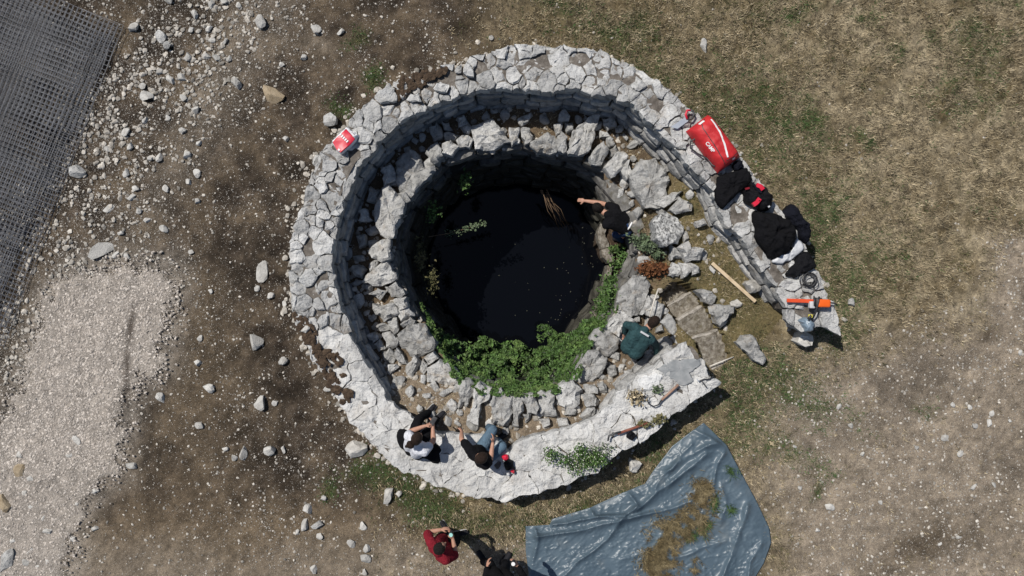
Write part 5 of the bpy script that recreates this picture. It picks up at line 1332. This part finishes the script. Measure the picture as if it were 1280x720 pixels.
# red and white plastic bag on the left of the wall
zb = .62
pb = empty('plastic_bag', P(430, 175, zb), 'red and white printed plastic carrier bag on the left of the wall', 'bag')
link('bag_body', drape([(414, 176), (433, 158), (437, 160), (445, 170), (449, 168), (446, 175), (440, 182), (426, 193), (422, 190), (416, 182)], zb, .10, .35, 41, pw=.4, smoothit=0), M_whitep, pb)
pan = PP([(415.5, 177.5), (432, 160.5), (443.5, 173.5), (438, 180), (425.5, 190.5), (421, 187)], zb + .12)
link('red_print', slab_mesh(pan, zb + .08, zb + .118, amp=.012, tilt=0, rough=.005, edge=.01), M_redbright, pb)
for t in np.linspace(0, 1, 5):      # illegible white lettering: short strokes in a row
    u, v = 425.5 + 8.5 * t, 168 + 8.5 * t
    strip([(u - 1.2, v + 1.2), (u + 1.1, v - 1.1)], zb + .133, .022, .02, M_refl, pb, 'letter_stroke')
strip([(422.6, 186.4), (424.6, 188)], zb + .128, .03, .02, M_refl, pb, 'logo_dot')
link('handle_loop', drape([(436, 161), (441, 163), (449, 168), (446, 171), (440, 166)], zb + .02, .06, .5, 44), M_whitep, pb)

# chainsaw
cs = empty('chainsaw', P(1015, 377, WZ), 'orange chainsaw lying on the wall end with its bar in an orange guard', 'chainsaw')
def boxm(c, ax_, dims, bev=.25, sub=1):
    bm = bmesh.new(); bmesh.ops.create_cube(bm, size=1)
    bmesh.ops.scale(bm, vec=dims, verts=bm.verts)
    bmesh.ops.bevel(bm, geom=bm.edges[:], offset=min(dims) * bev, segments=3, profile=.6, affect='EDGES')
    me = bpy.data.meshes.new('box'); a = math.atan2(ax_.y, ax_.x)
    bm.transform(Matrix.Translation(c) @ Matrix.Rotation(a, 4, 'Z')); bm.to_mesh(me); bm.free()
    me.polygons.foreach_set('use_smooth', np.ones(len(me.polygons), bool)); me.set_sharp_from_angle(angle=R(40)); return me
E = Vector((1, -.03, 0))
link('bar_guard', boxm(P(1000, 376, WZ + .1), E, (.41, .058, .03)), M_scab, cs)
link('housing', boxm(P(1028, 379, WZ + .13), E, (.2, .125, .16)), M_orange, cs)
link('engine_block', boxm(P(1022, 378, WZ + .11), E, (.10, .15, .14)), M_iron, cs)
link('clutch_cover', boxm(P(1014.5, 381, WZ + .12), E, (.08, .11, .1)), M_greypl, cs)
link('front_handle', pymesh(*tube([P(1018, 385, WZ + .08), P(1018, 380, WZ + .24), P(1018, 374, WZ + .24), P(1017.5, 371, WZ + .1)], .013, 7)), M_iron, cs)
link('hand_guard', pymesh(*tube([P(1024, 371, WZ + .2), P(1023, 376, WZ + .24), P(1020, 390, WZ + .16), P(1016, 398, WZ + .08)], .014, 7)), M_iron, cs)
link('rear_handle', pymesh(*tube([P(1036, 378, WZ + .12), P(1043, 379, WZ + .13), P(1046, 381, WZ + .06)], .014, 7)), M_iron, cs)
# container at the wall end
jc = empty('jerrycan', P(1007, 406, WZ - .1), 'blue grey shiny plastic container with yellow cap leaning on the wall end', 'container')
link('body', drape([(996, 402), (1000, 397), (1005, 395), (1012, 398), (1017, 402), (1016, 412), (1009, 417), (1002, 412)], WZ - .2, .24, .12, 51, pw=.25, edge_down=.2), M_bluegrey, jc)
link('cap', boxm(P(1013, 395, WZ + .09), E, (.06, .05, .05)), M_yellow, jc)
link('neck', pymesh(*tube([P(1010, 399, WZ + .1), P(1014, 394, WZ + .12)], .018, 7)), M_iron, jc)

# batten, sticks, hand tools
def beam(a, b, w, h, m, name, label, cat):
    d = (b - a); me = boxm((a + b) / 2, d, (d.length, w, h), .08)
    o = link(name, me, m); return tag(o, label, cat)
beam(P(890, 329, .05), P(944, 377, .05), .055, .04, M_wood, 'wooden_batten', 'pale sawn wooden batten lying on the grass between steps and wall', 'wood')
tag(link('white_stick', pymesh(*tube([P(823, 361, .02), P(817, 378, .1), P(812, 396, .1)], .014, 6, .8)), M_stick), 'straight white peeled stick leaning on the kerb by the teal jacketed man', 'stick')
tag(link('twig', pymesh(*tube([P(887, 458, .03), P(902, 452, .05), P(917, 446, .03)], .013, 6, .7)), M_stick), 'thin bare stick on the grass beyond the lower wall end', 'stick')
sk = empty('sickle', P(830, 495, WZ), 'sickle with curved dark blade and tan wooden handle lying on the wall', 'sickle')
link('handle', pymesh(*tube([P(848, 481, WZ + .035), P(827, 500, WZ + .035)], .022, 8, .85)), M_tanwood, sk)
link('blade', pymesh(*tube([P(827, 500, WZ + .04), P(823, 506, WZ + .04), P(817, 508, WZ + .045), P(811, 505, WZ + .05), P(809, 499, WZ + .05), P(810, 494, WZ + .05)], .014, 6, .4)), M_iron, sk)
pk = empty('pick', P(788, 537, WZ), 'small pick with red brown handle and black curved head on the wall', 'pick')
link('handle', pymesh(*tube([P(810, 529, WZ + .04), P(772, 542, WZ + .04)], .021, 8)), M_handle, pk)
link('head', pymesh(*tube([P(776, 540, WZ + .045), P(768, 542, WZ + .05), P(761, 545, WZ + .05), P(760, 551, WZ + .04)], .022, 7, .6)), M_iron, pk)
tag(link('black_bundle', drape([(784, 544), (788, 540), (795, 542), (796, 549), (790, 553), (785, 550)], WZ - .02, .09, .8, 61), M_blackb), 'small crumpled black glove on the wall below the pick', 'glove')
pl_ = empty('shears', P(884, 475, WZ), 'open dark garden shears near the tip of the lower wall end', 'shears')
link('handle', pymesh(*tube([P(892, 470, WZ + .03), P(887, 474, WZ + .03), P(880, 474, WZ + .03), P(873, 477, WZ + .03)], .011, 6)), M_iron, pl_)
link('handle', pymesh(*tube([P(876, 475, WZ + .035), P(880, 480, WZ + .035), P(883, 484, WZ + .03)], .011, 6)), M_iron, pl_)
link('blade', pymesh(*tube([P(874, 477, WZ + .035), P(871, 474, WZ + .03)], .014, 6, .4)), M_steel, pl_)
gl = empty('work_gloves', P(637, 581, .66), 'pair of red and black work gloves on the wall beside the seated man', 'gloves')
gz = .64
link('cuff', drape([(628, 570), (634, 569), (636, 575), (632, 577), (629, 575)], gz, .06, .4, 71), M_redbright, gl)
link('palm', drape([(630, 576), (637, 574), (644, 580), (642, 588), (635, 589), (631, 584)], gz, .07, .5, 72), M_blackb, gl)
link('cuff', drape([(637, 587), (643, 586), (644, 592), (639, 594)], gz, .06, .4, 73), M_redbright, gl)
tag(link('cap_ball', drape([(632, 591), (636, 590), (637, 595), (633, 596)], gz, .05, .1, 74), M_greypl), 'small pale round lid on the wall next to the gloves', 'lid')

# ------------------------------------------------------------------ people
def add_cap(bm, a, b, ra, rb):
    a, b = Vector(a), Vector(b)
    for p, r in ((a, ra), (b, rb)): bmesh.ops.create_icosphere(bm, subdivisions=2, radius=r, matrix=Matrix.Translation(p))
    d = b - a
    if d.length > 1e-4:
        q = d.to_track_quat('Z', 'Y').to_matrix().to_4x4()
        bmesh.ops.create_cone(bm, cap_ends=True, segments=14, radius1=ra, radius2=rb, depth=d.length, matrix=Matrix.Translation((a + b) / 2) @ q)
def add_ell(bm, c, X_, Y_, Z_, rx, ry, rz):
    m = Matrix((( X_.x * rx, Y_.x * ry, Z_.x * rz, c.x), (X_.y * rx, Y_.y * ry, Z_.y * rz, c.y), (X_.z * rx, Y_.z * ry, Z_.z * rz, c.z), (0, 0, 0, 1)))
    bmesh.ops.create_icosphere(bm, subdivisions=3, radius=1, matrix=m)
def fuse(name, bm, m, parent, vox, smooth=4, wrinkle=0.0):
    me = bpy.data.meshes.new(name); bm.to_mesh(me); bm.free()
    o = bpy.data.objects.new(name, me); col.objects.link(o)
    r_ = o.modifiers.new('r', 'REMESH'); r_.mode = 'VOXEL'; r_.voxel_size = vox; r_.use_smooth_shade = True
    s_ = o.modifiers.new('s', 'SMOOTH'); s_.iterations = smooth; s_.factor = .5
    dg = bpy.context.evaluated_depsgraph_get()
    me2 = bpy.data.meshes.new_from_object(o.evaluated_get(dg))
    bpy.data.objects.remove(o); bpy.data.meshes.remove(me)
    if wrinkle:
        n = len(me2.vertices); co = np.empty(n * 3, np.float32); no = np.empty(n * 3, np.float32)
        me2.vertices.foreach_get('co', co); me2.vertices.foreach_get('normal', no); co = co.reshape(-1, 3); no = no.reshape(-1, 3)
        w = 1 - np.abs(fbm(co[:, 0] * 11 + co[:, 2] * 6, co[:, 1] * 11 - co[:, 2] * 8, 7) - .5) * 4
        me2.vertices.foreach_set('co', (co + no * (w * wrinkle)[:, None]).astype(np.float32).ravel())
    me2.materials.clear(); me2.materials.append(m)
    me2.polygons.foreach_set('use_smooth', np.ones(len(me2.polygons), bool)); me2.update()
    o2 = bpy.data.objects.new(name, me2); col.objects.link(o2); o2.parent = parent; o2.location = -parent.location
    return o2
def hand(bm, w, d, pn, side, curl=.5):
    """palm and five bent fingers from wrist w along d; pn: palm normal; side: towards the thumb"""
    d = d.normalized(); pn = (pn - d * pn.dot(d)).normalized(); s = d.cross(pn).normalized()
    if s.dot(side) < 0: s = -s
    pc = w + d * .05
    add_ell(bm, pc, d, s, pn, .052, .042, .018)
    for k, (off, ln) in enumerate(((.028, .068), (.010, .076), (-.009, .070), (-.027, .055))):
        a = w + d * .088 + s * off
        c1 = (d + pn * curl * .7).normalized(); c2 = (d * .7 + pn * curl * 1.6).normalized()
        b = a + c1 * ln * .52; c = b + c2 * ln * .48
        add_cap(bm, a, b, .0095, .0088); add_cap(bm, b, c, .0088, .0075)
    a = w + d * .03 + s * .035; b = a + (s * .8 + d * .7 + pn * .2).normalized() * .035; c = b + (d + pn * curl).normalized() * .03
    add_cap(bm, a, b, .012, .0105); add_cap(bm, b, c, .0105, .009)
V3 = Vector
def person(label, hip, chest, head, r, fh, eL, eR, hL, hR, kL, kR, aL, aR, tL, tR, top, trs, shoe, hair, sleeve=.55, bun=False, sole=None, jacket=False, up_head=None, curlL=.6, curlR=.6, hairlen=0):
    r = Vector(r).normalized(); fh = Vector(fh).normalized(); s = (chest - hip).normalized()
    front = s.cross(r).normalized()
    base = Vector((hip.x, hip.y, min(aL.z, aR.z) - .08))
    root = empty('person', base, label, 'person')
    shL, shR = chest - r * .165 - s * .045, chest + r * .165 - s * .045
    hpL, hpR = hip - r * .085 - s * .02, hip + r * .085 - s * .02
    hu = Vector(up_head).normalized() if up_head else (head - chest).normalized()
    hu = (hu - fh * hu.dot(fh)).normalized(); hr = fh.cross(hu).normalized()
    # body: one continuous skin surface
    bm = bmesh.new()
    for k in (-1, 1): add_cap(bm, hip + r * .055 * k, chest + r * .075 * k - s * .1, .095, .1)
    add_cap(bm, shL, shR, .06, .06); add_cap(bm, chest - s * .03, head - hu * .06, .058, .052)
    add_ell(bm, head, hr, fh, hu, .072, .09, .108); add_ell(bm, head - hu * .055 + fh * .02, hr, fh, hu, .052, .062, .06)
    add_cap(bm, head + fh * .088 + hu * .012, head + fh * .108 - hu * .022, .009, .014)
    for k in (-1, 1): add_ell(bm, head + hr * .074 * k - fh * .008 - hu * .008, hr, fh, hu, .011, .02, .032)
    for sh_, e, h, k, cu in ((shL, eL, hL, -1, curlL), (shR, eR, hR, 1, curlR)):
        add_cap(bm, sh_, e, .05, .04); add_cap(bm, e, e.lerp(h, .35), .04, .041); add_cap(bm, e.lerp(h, .35), h, .041, .027)
        d = (h - e).normalized(); pn = Vector((0, 0, -1)) if abs(d.z) < .8 else -front
        if abs(d.z) < .55 and e.z > 0.8: pn = (r * -k * .8 + Vector((0, 0, -.3)))
        hand(bm, h, d, pn, Vector((0, 0, 1)) if pn.z > -.7 else r * -k, cu)
    for hp, kn, an, to in ((hpL, kL, aL, tL), (hpR, kR, aR, tR)):
        add_cap(bm, hp, kn, .085, .056); add_cap(bm, kn, kn.lerp(an, .35), .056, .055); add_cap(bm, kn.lerp(an, .35), an, .055, .038)
        add_cap(bm, an - Vector((0, 0, .035)), to, .034, .028)
    fuse('body', bm, M_skin, root, .0085, 3)
    bm = bmesh.new()
    for k in (-1, 1):
        add_cap(bm, hip + r * .065 * k + s * (-.06 if jacket else .0), chest + r * .08 * k - s * .1, .134 if jacket else .112, .118)
    add_cap(bm, shL, shR, .077, .077); add_cap(bm, chest - s * .03, chest + s * .025, .08, .066)
    for sh_, e, h in ((shL, eL, hL), (shR, eR, hR)):
        if sleeve > 1: add_cap(bm, sh_, e, .07, .06); add_cap(bm, e, e.lerp(h, sleeve - 1), .06, .045)
        else: add_cap(bm, sh_, sh_.lerp(e, sleeve), .072, .066)
    fuse('jacket' if jacket else 'shirt', bm, top, root, .013, 4, .006)
    bm = bmesh.new()
    add_cap(bm, hip - r * .06 + s * .03, hip + r * .06 + s * .03, .112, .112)
    for hp, kn, an in ((hpL, kL, aL), (hpR, kR, aR)):
        add_cap(bm, hp, kn, .105, .073); add_cap(bm, kn, an, .073, .058)
    fuse('trousers', bm, trs, root, .014, 4, .006)
    for an, to in ((aL, tL), (aR, tR)):
        bm = bmesh.new(); d = (to - an); d.z = 0; d.normalize(); z0 = Vector((0, 0, -.045))
        heel = an + z0 - d * .035; add_cap(bm, heel, Vector((to.x, to.y, heel.z - .005)), .047, .04); add_cap(bm, an + Vector((0, 0, .01)), heel, .048, .045)
        so = fuse('shoe', bm, shoe, root, .011, 3)
        bm = bmesh.new(); q = Vector((0, 0, -.038)); sd_ = d.cross(Vector((0, 0, 1)))
        for k in (-1, 1): add_cap(bm, heel + q + sd_ * .022 * k, Vector((to.x, to.y, heel.z)) + q + sd_ * .022 * k + d * .006, .03, .026)
        o = fuse('sole', bm, sole or shoe, root, .011, 2); o.parent = so; o.location = (0, 0, 0)
    bm = bmesh.new()
    add_ell(bm, head - fh * .016 + hu * .022, hr, fh, hu, .082, .09, .1); add_ell(bm, head - fh * .03 - hu * .02, hr, fh, hu, .074, .07, .08)
    if hairlen: add_ell(bm, head - fh * .045 - hu * .07, hr, fh, hu, .07, .05, .08)
    ho = fuse('hair', bm, hair, root, .01, 2, .004)
    if bun:
        bm = bmesh.new(); bh = V3((-fh.x, -fh.y, 0)).normalized(); bc = head + bh * .135 + Vector((0, 0, .01)) - hr * .02
        add_ell(bm, bc, hr, fh, hu, .06, .05, .055); add_cap(bm, bc, bc + bh * .05 - hr * .03, .035, .022)
        o = fuse('hair_bun', bm, hair, root, .01, 1, .008)
    for k in (-1, 1):
        bm = bmesh.new(); add_ell(bm, head + fh * .083 + hr * .03 * k + hu * .012, hr, fh, hu, .012, .008, .008); fuse('eye', bm, M_eye, root, .004, 1)
    bm = bmesh.new(); add_cap(bm, head + fh * .086 - hr * .02 - hu * .058, head + fh * .086 + hr * .02 - hu * .058, .006, .006); fuse('mouth', bm, M_lip, root, .004, 1)
    return root
def held(name, c, r, h, m, lidm, label, cat):
    e_ = empty(name, c, label, cat)
    for nm, rr, z0, z1, mm in (('body', r, -h / 2, h / 2, m), ('lid', r * .9, h / 2, h / 2 + .008, lidm)):
        bm = bmesh.new(); bmesh.ops.create_cone(bm, cap_ends=True, segments=20, radius1=rr, radius2=rr * .97, depth=z1 - z0, matrix=Matrix.Translation((0, 0, (z0 + z1) / 2)))
        me = bpy.data.meshes.new(nm); bm.to_mesh(me); bm.free(); child(nm, me, mm, e_)

V3 = Vector
# seated woman
person('woman in white T-shirt with hair bun sitting on the wall looking at a phone', P(517, 561, .72), P(521, 554, 1.13), P(521.5, 548, 1.33), (.7, -.72, 0), (.5, .6, -.62),
       P(511, 540, .93), P(542, 551, .92), P(531, 532.5, .90), P(541, 534, .90), P(523, 524, .66), P(538, 533, .66), P(535, 516, .36), P(545, 524, .36), P(542, 508, .32), P(554, 516, .32),
       M_white, M_black, M_shoe, M_hairb, .5, True, M_sole)
ph = P(541.5, 526, .93); tag(link('phone', boxm(ph, V3((.5, .8, 0)), (.14, .07, .009), .2), M_iron), 'dark phone held by the seated woman in the white T-shirt', 'phone')
tag(link('black_jacket', drape([(493, 543), (499, 537), (507, 536), (512, 545), (516, 560), (530, 568), (541, 560), (546, 552), (552, 560), (550, 579), (541, 580), (532, 573), (520, 576), (505, 566), (496, 555)], .60, .10, .4, 81), M_black), 'black jacket on the wall tucked around the seated woman', 'jacket')
# seated man
person('man in black T-shirt and blue jeans sitting on the wall', P(604, 568, .73), P(596, 572, 1.13), P(602, 572, 1.33), (.72, -.7, 0), (.55, .45, -.68),
       P(577, 549, .92), P(613, 576, .90), P(577, 540, .70), P(616, 554, .86), P(616, 537, .66), P(628, 558, .66), P(611, 534, .36), P(622, 551, .36), P(617, 526, .32), P(632, 543, .32),
       M_black, M_denim, M_shoe, M_hairb, .62)
# standing man in red
person('man in dark red T-shirt standing on the grass holding a can', P(556, 680, .93), P(547, 690, 1.40), P(550, 685, 1.62), (.63, -.77, 0), (.72, .60, -.35),
       P(533.5, 666, 1.12), P(570, 693, 1.10), P(551, 662, 1.10), P(566, 674, 1.08), P(561, 668, .50), P(570, 676, .50), P(557, 663, .09), P(571, 669, .09), P(552.5, 653, .04), P(583, 665, .04),
       M_redc, M_trous, M_shoe, M_hair, .85, False, M_greypl)
held('drink_can', P(564, 667, 1.13), .033, .12, M_iron, M_can, 'drink can with pale green top held by the man in dark red', 'can')
# person in black at the bottom edge
person('person in black holding a white topped can, cut off by the bottom edge', P(622, 717, .93), P(632, 730, 1.40), P(634, 741, 1.62), (1, -.1, 0), (0.1, .9, -.4),
       P(607, 724, 1.12), P(655, 722, 1.12), P(609, 709, 1.04), P(647, 708, 1.12), P(612, 705, .5), P(632, 705, .5), P(604, 702, .09), P(629, 704, .09), P(598, 691, .04), P(637, 693, .04),
       M_black, M_trous, M_shoe, M_hair, 1.85)
held('drink_can', P(641.5, 703, 1.15), .033, .12, M_iron, M_brightw, 'drink can with white top held by the person in black', 'can')
# man in teal jacket bending over on the terrace
person('man in teal jacket bending down over the rubble on the terrace', P(792, 433, .40), P(805, 414, .60), P(817, 402, .62), (.8, -.6, 0), (.42, .5, -.75),
       P(783, 406, .38), P(820, 431, .36), P(781, 418, .12), P(821, 446, .08), P(786, 430, -.02), P(800, 442, -.02), P(781, 440, -.33), P(796, 450, -.33), P(788, 432, -.38), P(803, 442, -.38),
       M_teal, M_trous, M_shoe, M_hairb, 1.8, jacket=True, up_head=(.6, .7, .5))
tj = P(806, 416, .73); tag_o = strip([(801, 414.5), (811, 420.5)], .735, .03, .03, M_greypl, None, 'jacket_print')
tag_o.parent = [o for o in bpy.data.objects if o.name.startswith('person') and 'teal' in o.get('label', '')][0]; tag_o.location = -tag_o.parent.location
# man down in the shaft
person('man in black T-shirt and blue jeans crouching inside the well shaft', P(785, 282, -.45), P(761, 269, -.30), P(747, 260, -.36), (.48, .87, 0), (-.6, .25, -.75),
       P(768, 282, -.34), P(752, 254, -.52), P(777, 293, -.55), P(731, 251, -.62), P(770, 293, -.82), P(778, 284, -.82), P(777, 300, -1.12), P(786, 292, -1.12), P(768, 298, -1.17), P(777, 290, -1.17),
       M_black, M_denimd, M_shoe, M_hair, .5, up_head=(-.7, .4, .5))
pw = [o for o in bpy.data.objects if o.name.startswith('person') and 'shaft' in o.get('label', '')][0]
bw = link('waistband', pymesh(*tube([P(792, 272, -.36), P(790, 278, -.325), P(787, 284, -.325), P(782, 290, -.38)], .016, 6)), M_refl, pw)

print('CAP', n_cap, 'FACE', n_face, 'LIN', n_lin, 'TRIS', sum(len(o.data.polygons) for o in bpy.data.objects if o.type == 'MESH'))
